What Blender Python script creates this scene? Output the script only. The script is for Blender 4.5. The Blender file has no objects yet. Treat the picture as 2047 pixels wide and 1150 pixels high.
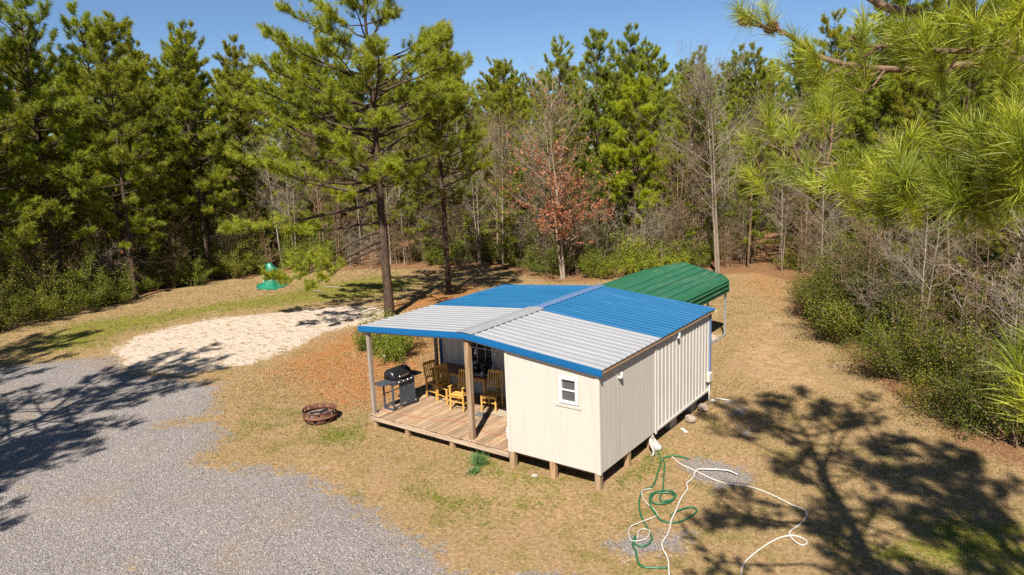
import bpy, bmesh, math, random
import numpy as np
from mathutils import Vector, Matrix, Euler
random.seed(7)
SC = bpy.context.scene
COL = SC.collection
R = math.radians
# ------------------------------------------------------------------ camera
CAM = (6.96, -12.24, 7.20)
cd = bpy.data.cameras.new('camera'); cd.sensor_width = 36.0; cd.lens = 24.53
cd.clip_start = 0.05; cd.clip_end = 3000
cam = bpy.data.objects.new('camera', cd); COL.objects.link(cam)
yaw, pit, rol = R(-36.688), R(-10.66), R(-2.404)
_f = Vector((math.cos(pit)*math.sin(yaw), math.cos(pit)*math.cos(yaw), math.sin(pit)))
_r = Vector((math.cos(yaw), -math.sin(yaw), 0)); _u = _r.cross(_f)
_r2 = _r*math.cos(rol) + _u*math.sin(rol); _u2 = -_r*math.sin(rol) + _u*math.cos(rol)
cam.matrix_world = Matrix(((_r2.x, _u2.x, -_f.x, CAM[0]), (_r2.y, _u2.y, -_f.y, CAM[1]), (_r2.z, _u2.z, -_f.z, CAM[2]), (0, 0, 0, 1)))
SC.camera = cam
# ------------------------------------------------------------------ sky, sun, exposure
SUN_AZ, SUN_EL = R(154.5), R(47.5)            # azimuth clockwise from +Y
w = bpy.data.worlds.new('World'); SC.world = w; w.use_nodes = True
nt = w.node_tree; bg = nt.nodes['Background']
sk = nt.nodes.new('ShaderNodeTexSky'); sk.sky_type = 'NISHITA'; sk.sun_disc = False
sk.sun_elevation = SUN_EL; sk.sun_rotation = SUN_AZ; sk.altitude = 1500; sk.air_density = 1.0; sk.dust_density = 0.1; sk.ozone_density = 6.0
nt.links.new(sk.outputs[0], bg.inputs[0]); bg.inputs[1].default_value = 0.056
sl = bpy.data.lights.new('sun', 'SUN'); sl.energy = 5.0; sl.angle = R(0.53); sl.color = (1.0, 0.945, 0.86)
so = bpy.data.objects.new('sun', sl); COL.objects.link(so); so.location = (20, -40, 50)
sd = Vector((math.sin(SUN_AZ)*math.cos(SUN_EL), math.cos(SUN_AZ)*math.cos(SUN_EL), math.sin(SUN_EL)))
so.rotation_euler = sd.to_track_quat('Z', 'Y').to_euler()
vs = SC.view_settings; vs.view_transform = 'Standard'; vs.look = 'None'; vs.exposure = 1.0; vs.gamma = 1.0; vs.use_curve_mapping = False
SC.cycles.use_denoising = False; SC.cycles.max_bounces = 4; SC.cycles.diffuse_bounces = 2; SC.cycles.glossy_bounces = 2; SC.cycles.use_adaptive_sampling = True; SC.cycles.adaptive_threshold = 0.012
SC.cycles.transmission_bounces = 4; SC.cycles.transparent_max_bounces = 6; SC.cycles.sample_clamp_indirect = 6

# ------------------------------------------------------------------ helpers
def tag(o, label=None, cat=None, group=None, kind=None):
    if label: o['label'] = label
    if cat: o['category'] = cat
    if group: o['group'] = group
    if kind: o['kind'] = kind
    return o
def empty(name, loc=(0, 0, 0), rz=0, label=None, cat=None, group=None):
    o = bpy.data.objects.new(name, None); COL.objects.link(o); o.empty_display_size = 0.3
    o.location = loc; o.rotation_euler = (0, 0, rz)
    return tag(o, label, cat, group)
def link(name, me, mat=None, parent=None):
    if mat is not None and len(me.materials) == 0: me.materials.append(mat)
    o = bpy.data.objects.new(name, me); COL.objects.link(o); o.parent = parent
    return o
def copy_tree(o, parent=None):
    c = o.copy(); COL.objects.link(c); c.parent = parent
    for ch in list(o.children): copy_tree(ch, c)
    return c
class MB:
    def __init__(s): s.v = []; s.f = []
    def add(s, vs, fs):
        n = len(s.v); s.v += [tuple(p) for p in vs]; s.f += [tuple(i+n for i in f) for f in fs]; return s
    def box(s, x0, x1, y0, y1, z0, z1, M=None):
        vs = [(x, y, z) for z in (z0, z1) for y in (y0, y1) for x in (x0, x1)]
        if M is not None: vs = [M @ Vector(p) for p in vs]
        return s.add(vs, [(0, 2, 3, 1), (4, 5, 7, 6), (0, 1, 5, 4), (2, 6, 7, 3), (0, 4, 6, 2), (1, 3, 7, 5)])
    def bar(s, p0, p1, w, h, up=(0, 0, 1)):
        p0 = Vector(p0); p1 = Vector(p1); d = p1-p0; L = d.length; d = d/L; up = Vector(up)
        sx = d.cross(up)
        if sx.length < 1e-4: sx = d.cross(Vector((0, 1, 0)))
        sx.normalize(); uz = sx.cross(d)
        vs = [p + sx*a*w/2 + uz*b*h/2 for p in (p0, p1) for b in (-1, 1) for a in (-1, 1)]
        return s.add(vs, [(0, 2, 3, 1), (4, 5, 7, 6), (0, 1, 5, 4), (2, 6, 7, 3), (0, 4, 6, 2), (1, 3, 7, 5)])
    def tube(s, pts, r, n=8, cap=True):
        pts = [Vector(p) for p in pts]; K = len(pts)
        if not hasattr(r, '__len__'): r = [r]*K
        vs = []; ref = None
        for i, p in enumerate(pts):
            t = (pts[min(i+1, K-1)] - pts[max(i-1, 0)]).normalized()
            if ref is None: ref = t.orthogonal().normalized()
            ref = (ref - t*ref.dot(t)); ref = ref.normalized() if ref.length > 1e-6 else t.orthogonal().normalized()
            b = t.cross(ref)
            vs += [p + (ref*math.cos(a) + b*math.sin(a))*r[i] for a in (2*math.pi*k/n for k in range(n))]
        fs = [(i*n+k, i*n+(k+1) % n, (i+1)*n+(k+1) % n, (i+1)*n+k) for i in range(K-1) for k in range(n)]
        if cap: fs += [tuple(range(n-1, -1, -1)), tuple((K-1)*n+k for k in range(n))]
        return s.add(vs, fs)
    def lathe(s, prof, c=(0, 0, 0), n=24, cap0=False, cap1=False):
        vs = [(c[0]+r*math.cos(2*math.pi*k/n), c[1]+r*math.sin(2*math.pi*k/n), c[2]+z) for r, z in prof for k in range(n)]
        K = len(prof)
        fs = [(i*n+k, i*n+(k+1) % n, (i+1)*n+(k+1) % n, (i+1)*n+k) for i in range(K-1) for k in range(n)]
        if cap0: fs.append(tuple(range(n-1, -1, -1)))
        if cap1: fs.append(tuple((K-1)*n+k for k in range(n)))
        return s.add(vs, fs)
    def prism(s, poly, a, b, fn):
        """poly: 2d outline; fn(u,v,t) -> 3d; t from a to b"""
        n = len(poly); vs = [fn(u, v, t) for t in (a, b) for u, v in poly]
        fs = [(k, (k+1) % n, n+(k+1) % n, n+k) for k in range(n)] + [tuple(range(n-1, -1, -1)), tuple(range(n, 2*n))]
        return s.add(vs, fs)
    def mesh(s, name, smooth=False):
        me = bpy.data.meshes.new(name); me.from_pydata(s.v, [], s.f)
        bm = bmesh.new(); bm.from_mesh(me); bmesh.ops.recalc_face_normals(bm, faces=bm.faces); bm.to_mesh(me); bm.free()
        if smooth: me.polygons.foreach_set('use_smooth', [True]*len(me.polygons))
        return me
    def build(s, name, mat, parent=None, smooth=False, bevel=0, solid=0):
        o = link(name, s.mesh(name, smooth), mat, parent)
        if solid:
            m = o.modifiers.new('s', 'SOLIDIFY'); m.thickness = solid; m.offset = -1
        if bevel:
            m = o.modifiers.new('b', 'BEVEL'); m.width = bevel; m.segments = 1; m.limit_method = 'ANGLE'
        return o
def np_mesh(name, V, F, col=None, smooth=False):
    V = np.asarray(V, np.float32); F = np.asarray(F, np.int32); k = F.shape[1]
    me = bpy.data.meshes.new(name)
    me.vertices.add(len(V)); me.vertices.foreach_set('co', V.ravel())
    me.loops.add(F.size); me.loops.foreach_set('vertex_index', F.ravel())
    me.polygons.add(len(F)); me.polygons.foreach_set('loop_start', np.arange(0, F.size, k, dtype=np.int32))
    try: me.polygons.foreach_set('loop_total', np.full(len(F), k, np.int32))
    except Exception: pass
    if smooth: me.polygons.foreach_set('use_smooth', np.ones(len(F), bool))
    if col is not None:
        for nm, c in col.items():
            c = np.asarray(c, np.float32)
            if c.ndim == 1:
                a = me.attributes.new(nm, 'FLOAT', 'POINT'); a.data.foreach_set('value', c)
            else:
                a = me.attributes.new(nm, 'FLOAT_COLOR', 'POINT'); a.data.foreach_set('color', c.ravel())
    me.update(); me.validate(); return me
def catmull(P, k=8):
    P = [Vector(p) for p in P]; Q = [P[0]*2-P[1]] + P + [P[-1]*2-P[-2]]; out = []
    for i in range(1, len(Q)-2):
        a, b, c, d = Q[i-1:i+3]
        for j in range(k):
            t = j/k; out.append(0.5*((2*b) + (c-a)*t + (2*a-5*b+4*c-d)*t*t + (3*b-a-3*c+d)*t**3))
    out.append(P[-1]); return out
def gz(x, y):
    return 0.014*np.sin(1.3*x+0.7*y) + 0.010*np.sin(2.1*y-0.8*x+1.0)

# ------------------------------------------------------------------ materials
class NT:
    def __init__(s, name):
        s.m = bpy.data.materials.new(name); s.m.use_nodes = True; s.t = s.m.node_tree; s.n = s.t.nodes
        s.p = s.n['Principled BSDF']; s.out = s.n['Material Output']
    def new(s, typ, **kw):
        n = s.n.new('ShaderNode'+typ)
        for k, v in kw.items(): setattr(n, k, v)
        return n
    def li(s, a, b): s.t.links.new(a, b)
    def val(s, sock, v):
        if isinstance(v, (int, float)): sock.default_value = v
        elif isinstance(v, (tuple, list)): sock.default_value = tuple(v) if len(v) == 4 or sock.type == 'VECTOR' else (*v, 1)
        else: s.li(v, sock)
    def math(s, op, a, b=0.0, clamp=False):
        n = s.new('Math', operation=op, use_clamp=clamp); s.val(n.inputs[0], a); s.val(n.inputs[1], b); return n.outputs[0]
    def mix(s, f, a, b, mode='MIX'):
        n = s.new('Mix', data_type='RGBA', blend_type=mode); s.val(n.inputs[0], f); s.val(n.inputs[6], a); s.val(n.inputs[7], b); return n.outputs[2]
    def noise(s, scale, detail=4, vec=None, rough=0.55, dist=0):
        n = s.new('TexNoise'); n.inputs['Scale'].default_value = scale; n.inputs['Detail'].default_value = detail
        n.inputs['Roughness'].default_value = rough; n.inputs['Distortion'].default_value = dist
        if vec is not None: s.li(vec, n.inputs['Vector'])
        return n.outputs['Fac']
    def ramp(s, f, stops):
        n = s.new('ValToRGB'); cr = n.color_ramp
        while len(cr.elements) < len(stops): cr.elements.new(0.5)
        for e, (p, c) in zip(cr.elements, stops): e.position = p; e.color = (*c, 1) if len(c) == 3 else c
        s.li(f, n.inputs[0]); return n.outputs[0]
    def step(s, f, a, b):
        n = s.new('MapRange', interpolation_type='SMOOTHSTEP'); s.val(n.inputs[0], f); n.inputs[1].default_value = a; n.inputs[2].default_value = b; return n.outputs[0]
    def objvec(s, scale=(1, 1, 1), rnd=True):
        c = s.new('TexCoord').outputs['Object']; m = s.new('Mapping'); m.inputs['Scale'].default_value = scale; s.li(c, m.inputs[0])
        if rnd:
            o = s.new('ObjectInfo').outputs['Random']; k = s.math('MULTIPLY', o, 37.0); cb = s.new('CombineXYZ'); s.li(k, cb.inputs[0]); s.li(k, cb.inputs[1]); s.li(k, cb.inputs[2])
            s.li(cb.outputs[0], m.inputs['Location'])
        return m.outputs[0]
    def bump(s, h, strength=0.3, dist=0.01):
        n = s.new('Bump'); n.inputs['Strength'].default_value = strength; n.inputs['Distance'].default_value = dist
        s.li(h, n.inputs['Height']); s.li(n.outputs[0], s.p.inputs['Normal'])
def pmat(name, c1, c2=None, rough=0.6, scale=6, metal=0, stretch=(1, 1, 1), bump=0, rnd=0.0, spec=0.5, detail=5, dirt=None, dirt_amt=0.5):
    N = NT(name); v = N.objvec(stretch); f = N.noise(scale, detail, v)
    c2 = c2 or tuple(x*0.85 for x in c1)
    col = N.ramp(f, [(0.3, c2), (0.7, c1)])
    if dirt:
        g = N.noise(scale*0.35, 7, v, 0.7); col = N.mix(N.math('MULTIPLY', N.step(g, 0.5, 0.72), dirt_amt), col, dirt)
    if rnd:
        o = N.new('ObjectInfo').outputs['Random']; hs = N.new('HueSaturation'); N.li(N.math('ADD', N.math('MULTIPLY', o, rnd), 1-rnd*0.5), hs.inputs['Value']); N.li(col, hs.inputs['Color']); col = hs.outputs[0]
    N.val(N.p.inputs['Base Color'], col); N.val(N.p.inputs['Roughness'], N.math('ADD', N.math('MULTIPLY', f, 0.16), rough-0.08)); N.p.inputs['Metallic'].default_value = metal
    N.p.inputs['Specular IOR Level'].default_value = spec
    if bump: N.bump(f, bump, 0.01)
    return N.m
def leafmat(name, dark, light, trans=0.35, rnd=0.35, gloss=0.03, hue=0.0):
    """foliage: per-leaf attribute 'v' picks the tone, each plant is a little different"""
    N = NT(name); N.n.remove(N.p)
    a = N.new('Attribute', attribute_name='v').outputs['Fac']; o = N.new('ObjectInfo').outputs['Random']
    col = N.ramp(a, [(0.0, dark), (1.0, light)])
    hs = N.new('HueSaturation'); N.li(col, hs.inputs['Color'])
    N.li(N.math('ADD', N.math('MULTIPLY', o, rnd), 1-rnd/2), hs.inputs['Value'])
    if hue:
        o2 = N.math('FRACT', N.math('MULTIPLY', o, 7.31)); N.li(N.math('ADD', N.math('MULTIPLY', o2, hue), 0.5-hue/2), hs.inputs['Hue'])
    d = N.new('BsdfDiffuse'); t = N.new('BsdfTranslucent'); m = N.new('MixShader'); m.inputs[0].default_value = trans
    N.li(hs.outputs[0], d.inputs[0]); N.li(hs.outputs[0], t.inputs[0]); N.li(d.outputs[0], m.inputs[1]); N.li(t.outputs[0], m.inputs[2])
    g = N.new('BsdfGlossy'); g.inputs['Roughness'].default_value = 0.6; g.inputs[0].default_value = (1, 1, 1, 1); m2 = N.new('MixShader'); m2.inputs[0].default_value = gloss
    N.li(m.outputs[0], m2.inputs[1]); N.li(g.outputs[0], m2.inputs[2]); N.li(m2.outputs[0], N.out.inputs[0])
    return N.m
M = {}
M['siding'] = pmat('cream_siding_paint', (0.485, 0.440, 0.382), (0.455, 0.411, 0.355), 0.75, 2.2, stretch=(6, 6, 0.5), bump=0.12, spec=0.3, dirt=(0.39, 0.33, 0.265), dirt_amt=0.3)
M['wallmetal'] = pmat('tan_painted_metal', (0.49, 0.45, 0.40), (0.45, 0.415, 0.365), 0.45, 1.5, stretch=(2, 2, 0.6), spec=0.4, rnd=0.05, dirt=(0.38, 0.33, 0.27), dirt_amt=0.35)
M['whitemetal'] = pmat('white_roof_metal', (0.29, 0.29, 0.295), (0.255, 0.255, 0.262), 0.38, 2.0, spec=0.5, rnd=0.05, stretch=(0.5, 2, 1), dirt=(0.23, 0.22, 0.205), dirt_amt=0.35)
M['bluemetal'] = pmat('blue_roof_metal', (0.012, 0.104, 0.222), (0.010, 0.090, 0.198), 0.42, 2.5, spec=0.45, rnd=0.06, stretch=(0.5, 2, 1), dirt=(0.04, 0.13, 0.26), dirt_amt=0.5)
M['bluecap'] = pmat('faded_blue_ridge_metal', (0.11, 0.18, 0.31), (0.09, 0.155, 0.28), 0.4, 3, spec=0.5)
M['bluetrim'] = pmat('bright_blue_trim', (0.001, 0.098, 0.255), (0.001, 0.088, 0.23), 0.4, 2, spec=0.5, rnd=0.2)
M['greenmetal'] = pmat('green_carport_metal', (0.026, 0.122, 0.060), (0.020, 0.102, 0.050), 0.40, 2.2, spec=0.5, rnd=0.15, stretch=(3, 0.5, 1), dirt=(0.10, 0.175, 0.105), dirt_amt=0.75)
M['galv'] = pmat('galvanized_steel', (0.48, 0.49, 0.51), (0.38, 0.39, 0.42), 0.4, 8, metal=0.6)
M['deck'] = pmat('weathered_deck_wood', (0.43, 0.30, 0.19), (0.19, 0.112, 0.055), 0.8, 4.0, stretch=(9, 0.6, 9), bump=0.6, rnd=0.6, spec=0.2, dirt=(0.29, 0.25, 0.21), dirt_amt=0.8)
M['post'] = pmat('weathered_post_wood', (0.43, 0.275, 0.145), (0.15, 0.083, 0.042), 0.8, 2.6, stretch=(9, 9, 0.5), bump=0.5, rnd=0.2, spec=0.2, dirt=(0.33, 0.28, 0.23), dirt_amt=0.7)
M['greypost'] = pmat('grey_post_wood', (0.30, 0.245, 0.20), (0.19, 0.15, 0.12), 0.85, 2.6, stretch=(9, 9, 0.5), bump=0.5, spec=0.2)
M['rim'] = pmat('grey_joist_wood', (0.46, 0.35, 0.245), (0.30, 0.215, 0.145), 0.85, 2.5, stretch=(0.6, 8, 8), bump=0.4, spec=0.2)
M['lumber'] = pmat('roof_lumber', (0.36, 0.235, 0.14), (0.27, 0.165, 0.09), 0.8, 3, stretch=(0.7, 6, 6), bump=0.3)
M['pine_wood'] = pmat('varnished_yellow_wood', (0.60, 0.345, 0.085), (0.50, 0.265, 0.058), 0.42, 5, stretch=(4, 4, 0.8), rnd=0.12, spec=0.4)
M['table_wood'] = pmat('brown_table_wood', (0.34, 0.165, 0.065), (0.24, 0.105, 0.04), 0.5, 4, stretch=(0.6, 6, 6), spec=0.4)
M['black'] = pmat('black_enamel', (0.014, 0.014, 0.015), (0.008, 0.008, 0.009), 0.32, 10, spec=0.6)
M['slate'] = pmat('slate_grey_metal', (0.055, 0.065, 0.08), (0.04, 0.048, 0.06), 0.45, 9, spec=0.5)
M['rubber'] = pmat('black_rubber', (0.02, 0.02, 0.02), (0.012, 0.012, 0.012), 0.8, 20)
M['steel'] = pmat('bright_steel', (0.62, 0.60, 0.57), (0.5, 0.48, 0.46), 0.28, 14, metal=0.9)
M['white'] = pmat('white_plastic', (0.56, 0.555, 0.54), (0.52, 0.51, 0.495), 0.45, 8)
M['darkglass'] = pmat('dark_window_glass', (0.018, 0.019, 0.024), (0.012, 0.013, 0.016), 0.12, 3, spec=0.6)
M['screen'] = pmat('window_insect_screen', (0.085, 0.08, 0.078), (0.055, 0.052, 0.05), 0.7, 30)
M['rust'] = pmat('rusty_steel', (0.175, 0.068, 0.033), (0.065, 0.028, 0.018), 0.85, 7, bump=0.5, dirt=(0.20, 0.085, 0.04), dirt_amt=0.6)
M['ash'] = pmat('grey_ash', (0.24, 0.22, 0.205), (0.07, 0.06, 0.055), 0.95, 14, bump=0.8)
M['paper'] = pmat('white_paper', (0.76, 0.74, 0.71), (0.66, 0.63, 0.60), 0.8, 5)
M['rug'] = pmat('beige_doormat', (0.36, 0.30, 0.22), (0.30, 0.245, 0.175), 0.95, 30, bump=0.5)
M['greymat'] = pmat('grey_rubber_mat', (0.12, 0.12, 0.115), (0.085, 0.085, 0.08), 0.85, 25)
M['stone'] = pmat('tan_field_stone', (0.37, 0.30, 0.23), (0.26, 0.195, 0.14), 0.9, 7, bump=0.7, rnd=0.2)
M['bounce_board'] = pmat('brown_bounce_board', (0.20, 0.13, 0.075), (0.14, 0.085, 0.048), 0.9, 5)  # for the boards added under the roof, dark to damp bounced light
M['tarp'] = pmat('green_tarp', (0.010, 0.165, 0.098), (0.008, 0.12, 0.07), 0.45, 4)
M['ghose'] = pmat('green_hose_rubber', (0.010, 0.12, 0.05), (0.007, 0.085, 0.035), 0.4, 6)
M['whose'] = pmat('white_hose_vinyl', (0.52, 0.48, 0.41), (0.46, 0.415, 0.35), 0.45, 4)
M['orange'] = pmat('orange_cord', (0.42, 0.13, 0.045), (0.36, 0.10, 0.035), 0.55, 5)
M['bag'] = pmat('dirty_white_sack', (0.48, 0.45, 0.41), (0.38, 0.34, 0.29), 0.8, 6, bump=0.4)
M['rock_pale'] = pmat('pale_rock', (0.39, 0.34, 0.28), (0.30, 0.255, 0.205), 0.9, 9, bump=0.6)
M['bark'] = pmat('pine_bark', (0.105, 0.068, 0.046), (0.030, 0.020, 0.015), 0.95, 3.2, stretch=(3.2, 3.2, 0.9), bump=1.0, rnd=0.2, spec=0.15, detail=7, dirt=(0.145, 0.105, 0.078), dirt_amt=0.7)
M['palebark'] = pmat('pale_grey_bark', (0.34, 0.275, 0.205), (0.19, 0.145, 0.105), 0.95, 4, stretch=(3, 3, 0.8), bump=0.5, rnd=0.4, spec=0.15, dirt=(0.38, 0.33, 0.27), dirt_amt=0.6)
M['twig'] = pmat('brown_twigs', (0.27, 0.18, 0.11), (0.13, 0.083, 0.05), 0.95, 3, rnd=0.5, spec=0.1)
M['hero_bark'] = pmat('scaly_branch_bark', (0.21, 0.135, 0.085), (0.07, 0.042, 0.028), 0.95, 22, bump=0.9, spec=0.15)
M['cone'] = pmat('brown_pine_cone', (0.24, 0.105, 0.05), (0.09, 0.04, 0.022), 0.85, 20)
M['needle'] = leafmat('pine_needles', (0.135, 0.170, 0.005), (0.420, 0.430, 0.010), 0.50, 0.35, 0.03, 0.035)
M['needle_bright'] = leafmat('yellow_green_needles', (0.20, 0.24, 0.006), (0.50, 0.53, 0.012), 0.5, 0.05, 0.02)
M['needle_near'] = leafmat('long_pine_needles', (0.155, 0.20, 0.006), (0.43, 0.46, 0.018), 0.45, 0.1, 0.04)
M['leaf_green'] = leafmat('evergreen_leaves', (0.062, 0.088, 0.006), (0.235, 0.255, 0.016), 0.38, 0.5, 0.015, 0.05)
M['leaf_dark'] = leafmat('dark_thicket_leaves', (0.050, 0.068, 0.006), (0.205, 0.215, 0.018), 0.35, 0.5, 0.015, 0.06)
M['leaf_bright'] = leafmat('bright_shrub_leaves', (0.08, 0.125, 0.006), (0.31, 0.35, 0.018), 0.36, 0.3, 0.015, 0.03)
M['leaf_red'] = leafmat('dead_beech_leaves', (0.20, 0.065, 0.025), (0.44, 0.165, 0.07), 0.3, 0.3, 0.02)
M['leaf_blue'] = leafmat('blue_green_blades', (0.05, 0.12, 0.03), (0.13, 0.24, 0.065), 0.3, 0.2, 0.05)
# ------------------------------------------------------------------ the ground: one sheet, zones in two colour attributes
GRAVEL = [(-24.54, -3.22), (-23.32, -1.59), (-21.93, -0.13), (-20.08, -0.79), (-17.91, -0.75), (-15.18, -0.06), (-14.56, -0.14), (-12.2, -1.75), (-12.68, -2.94), (-11.43, -2.13), (-10.27, -2.46), (-9.39, -3.96), (-8.42, -3.8), (-7.71, -3.17), (-6.1, -2.92), (-4.43, -3.16), (-2.59, -3.47), (-1.59, -3.68), (-0.74, -4.08), (1, -7), (-3, -22), (-34, -22), (-36, -9)]
SAND = [(-23.05, 0.34), (-24.45, 1.86), (-24.87, 3.67), (-24.64, 5.81), (-23.42, 7.49), (-22.29, 9.03), (-21.12, 10.63), (-18.88, 11.3), (-16.92, 9.84), (-17.18, 7.88), (-17.24, 6.25), (-16.36, 4.55), (-16.08, 3.4), (-15.98, 2.02), (-16.6, 0.98), (-16.68, 0.06), (-17.64, -0.34), (-20.3, -0.69)]
STRAW = [(-14.62, 1.52), (-15.53, 3.92), (-16.64, 6.85), (-17.24, 9.13), (-19.55, 13.0), (-19.39, 19.48), (-14.41, 15.4), (-10.46, 7.02), (-7.31, 2.95), (-8.41, 1.06), (-9.11, -0.05), (-11.27, 0.7)]
STRAW2 = [(-6.43, 25.0), (-6.52, 28.6), (-5.2, 31.0), (-2.6, 27.0), (-1.3, 21.5), (-0.2, 17.0), (-1.6, 17.5), (-3.0, 20.0)]
PATCH = [[(0.19, 6.72), (0.61, 7.2), (1.29, 5.98), (0.78, 5.47)], [(1.19, 5.09), (1.57, 5.52), (1.94, 4.76), (1.53, 4.45)],
         [(0.56, 2.37), (1.1, 2.86), (2.23, 3.06), (2.67, 2.01), (2.07, 1.24), (1.21, 1.69)], [(0.93, -1.88), (1.24, -1.06), (2.36, -0.35), (2.46, -1.3), (1.69, -2.16)],
         [(-0.3, -4.2), (-0.04, -3.5), (0.62, -2.94), (1.2, -2.85), (1.2, -4.2)]]
GREEN = [[(-4.59, 0.52), (-3.11, 0.5), (-2.17, 0.24), (-0.41, 0.26), (-0.18, -0.14), (-1.07, -0.56), (-2.21, -0.69), (-3.04, -0.75)], [(-0.14, 0.57), (-0.13, 2.46), (0.24, 2.51), (0.5, 1.4), (0.15, 0.61)],
         [(6.03, 2.83), (7.35, 3.2), (9, 2), (8, 0), (6.38, 0.48), (4.95, -0.08), (4.68, 0.49)], [(-3.88, -1.71), (-2.86, -1.66), (-1.51, -1.61), (-0.79, -1.17), (-1.13, -2.1), (-2.87, -2.45)],
         [(-8.6, -0.9), (-7.6, -0.2), (-6.5, -0.6), (-7.4, -1.5)], [(-11.0, -0.9), (-10.1, -0.5), (-9.7, -1.3), (-10.6, -1.6)]]
LAWN = [(-28.84, -1.84), (-31.79, 1.91), (-30.0, 5.31), (-28.57, 10.33), (-28.5, 13.73), (-27.22, 19.14), (-20.83, 18.86), (-20.32, 12.65), (-22.81, 9.43), (-25.19, 6.13), (-24.94, 2.1), (-22.78, 0.06), (-25.85, -2.8)]
BARE = [[(-1.84, 12.35), (-0.57, 15.51), (3.14, 9.39), (2.13, 7.82), (0.25, 8.29)], [(-8.98, -1.69), (-5.6, -1.83), (-3.49, -2.58), (-4.79, -2.85), (-7.1, -2.74)], [(-2.3, 17.5), (-0.6, 18.5), (-0.2, 15.5), (-1.9, 14.0)], [(-14.4, -1.9), (-12.6, -2.5), (-10.6, -1.9), (-11.0, -1.3), (-13.2, -1.3)]]
CLEAR = [(-33.5, 0.5), (-35, 7), (-35.5, 12), (-33, 17), (-27.5, 20.5), (-21.5, 23.5), (-14.4, 20.6), (-7.8, 26), (-5.5, 28.0), (-3.0, 26), (-1.2, 19), (0.3, 16.4), (3.9, 10.2), (6.1, 6.4), (8.2, 5.2), (14, 2), (22, -30), (-50, -30), (-40, -4)]
def sdf(P, poly):
    """signed distance, positive inside"""
    x, y = P[:, 0], P[:, 1]; d2 = np.full(len(P), 1e18); ins = np.zeros(len(P), bool); n = len(poly)
    for i in range(n):
        ax, ay = poly[i]; bx, by = poly[(i+1) % n]; ex, ey = bx-ax, by-ay
        t = np.clip(((x-ax)*ex+(y-ay)*ey)/(ex*ex+ey*ey+1e-12), 0, 1)
        d2 = np.minimum(d2, (x-ax-t*ex)**2+(y-ay-t*ey)**2)
        c = (ay > y) != (by > y); ins ^= c & (x < (bx-ax)*(y-ay)/(by-ay+1e-30)+ax)
    return np.where(ins, 1, -1)*np.sqrt(d2)
def wt(P, poly, soft): return np.clip(0.5+sdf(P, poly)/(2*soft), 0, 1)
def zones(P):
    g = wt(P, GRAVEL, 1.0)
    for p in PATCH: g = np.maximum(g, 0.74*wt(P, p, 0.5))
    s = wt(P, SAND, 0.9)
    s = np.maximum(s, 0.75*wt(P, [(-5.6, 9), (-5.6, 13.9), (-2.2, 13.9), (-2.2, 9)], 0.4))
    st = np.maximum(0.85*wt(P, STRAW, 2.0), 0.5*wt(P, STRAW2, 1.2))
    gr = 0.74*wt(P, LAWN, 2.0)
    for p in GREEN: gr = np.maximum(gr, 0.66*wt(P, p, 0.6))
    fo = 1-wt(P, CLEAR, 0.8)
    ba = np.zeros(len(P))
    for p in BARE: ba = np.maximum(ba, 0.58*wt(P, p, 1.0))
    return g, s, st, gr, fo, ba
def axis(a, b, step, far):
    core = np.arange(a, b+step/2, step); out = []; d = step
    lo = a; L = []
    while lo > -far: d *= 1.35; lo -= d; L.append(lo)
    hi = b; d = step; Hh = []
    while hi < far: d *= 1.35; hi += d; Hh.append(hi)
    return np.array(L[::-1]+list(core)+Hh)
gx = axis(-42, 14, 0.22, 900); gy = axis(-12, 34, 0.22, 900)
XX, YY = np.meshgrid(gx, gy); P2 = np.c_[XX.ravel(), YY.ravel()]
ZZ = gz(P2[:, 0], P2[:, 1])
g, s, st, gr, fo, ba = zones(P2); o1 = np.ones(len(P2))
nx, ny = len(gx), len(gy); ii = (np.arange(ny-1)[:, None]*nx+np.arange(nx-1)[None, :]).ravel()
me = np_mesh('ground', np.c_[P2, ZZ], np.c_[ii, ii+1, ii+nx+1, ii+nx], {'za': np.c_[g, s, st, o1], 'zb': np.c_[gr, fo, ba, o1]}, smooth=True)
N = NT('ground_surface')
ca = N.new('Attribute', attribute_name='za'); sa = N.new('SeparateColor'); N.li(ca.outputs['Color'], sa.inputs[0])
cb = N.new('Attribute', attribute_name='zb'); sb = N.new('SeparateColor'); N.li(cb.outputs['Color'], sb.inputs[0])
v = N.new('TexCoord').outputs['Object']
nb = N.noise(0.55, 6, v, 0.62); nm = N.noise(2.3, 6, v, 0.65); nf = N.noise(11, 6, v, 0.78); nff = N.noise(45, 3, v, 0.7)
def zone(sock, amt=0.8, a=0.38, b=0.62, nz=None):
    return N.step(N.math('ADD', sock, N.math('MULTIPLY', N.math('SUBTRACT', nz or nm, 0.5), amt)), a, b)
npat = N.noise(1.15, 7, v, 0.66)
dry = N.ramp(nf, [(0.30, (0.095, 0.056, 0.022)), (0.44, (0.225, 0.142, 0.062)), (0.56, (0.315, 0.212, 0.105)), (0.72, (0.415, 0.31, 0.175))])
dry = N.mix(N.math('MULTIPLY', N.step(npat, 0.50, 0.64), 0.75), dry, N.ramp(nf, [(0.3, (0.07, 0.064, 0.012)), (0.52, (0.165, 0.138, 0.035)), (0.75, (0.29, 0.225, 0.085))]))
dry = N.mix(N.math('MULTIPLY', N.step(nb, 0.50, 0.36), 0.55), dry, N.ramp(nf, [(0.3, (0.205, 0.118, 0.055)), (0.7, (0.385, 0.26, 0.15))]))
grn = N.ramp(nf, [(0.3, (0.075, 0.078, 0.008)), (0.5, (0.165, 0.152, 0.022)), (0.7, (0.25, 0.205, 0.055))])
strw = N.ramp(nf, [(0.25, (0.104, 0.040, 0.013)), (0.45, (0.274, 0.119, 0.040)), (0.6, (0.331, 0.155, 0.056)), (0.78, (0.396, 0.223, 0.101))])
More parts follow.
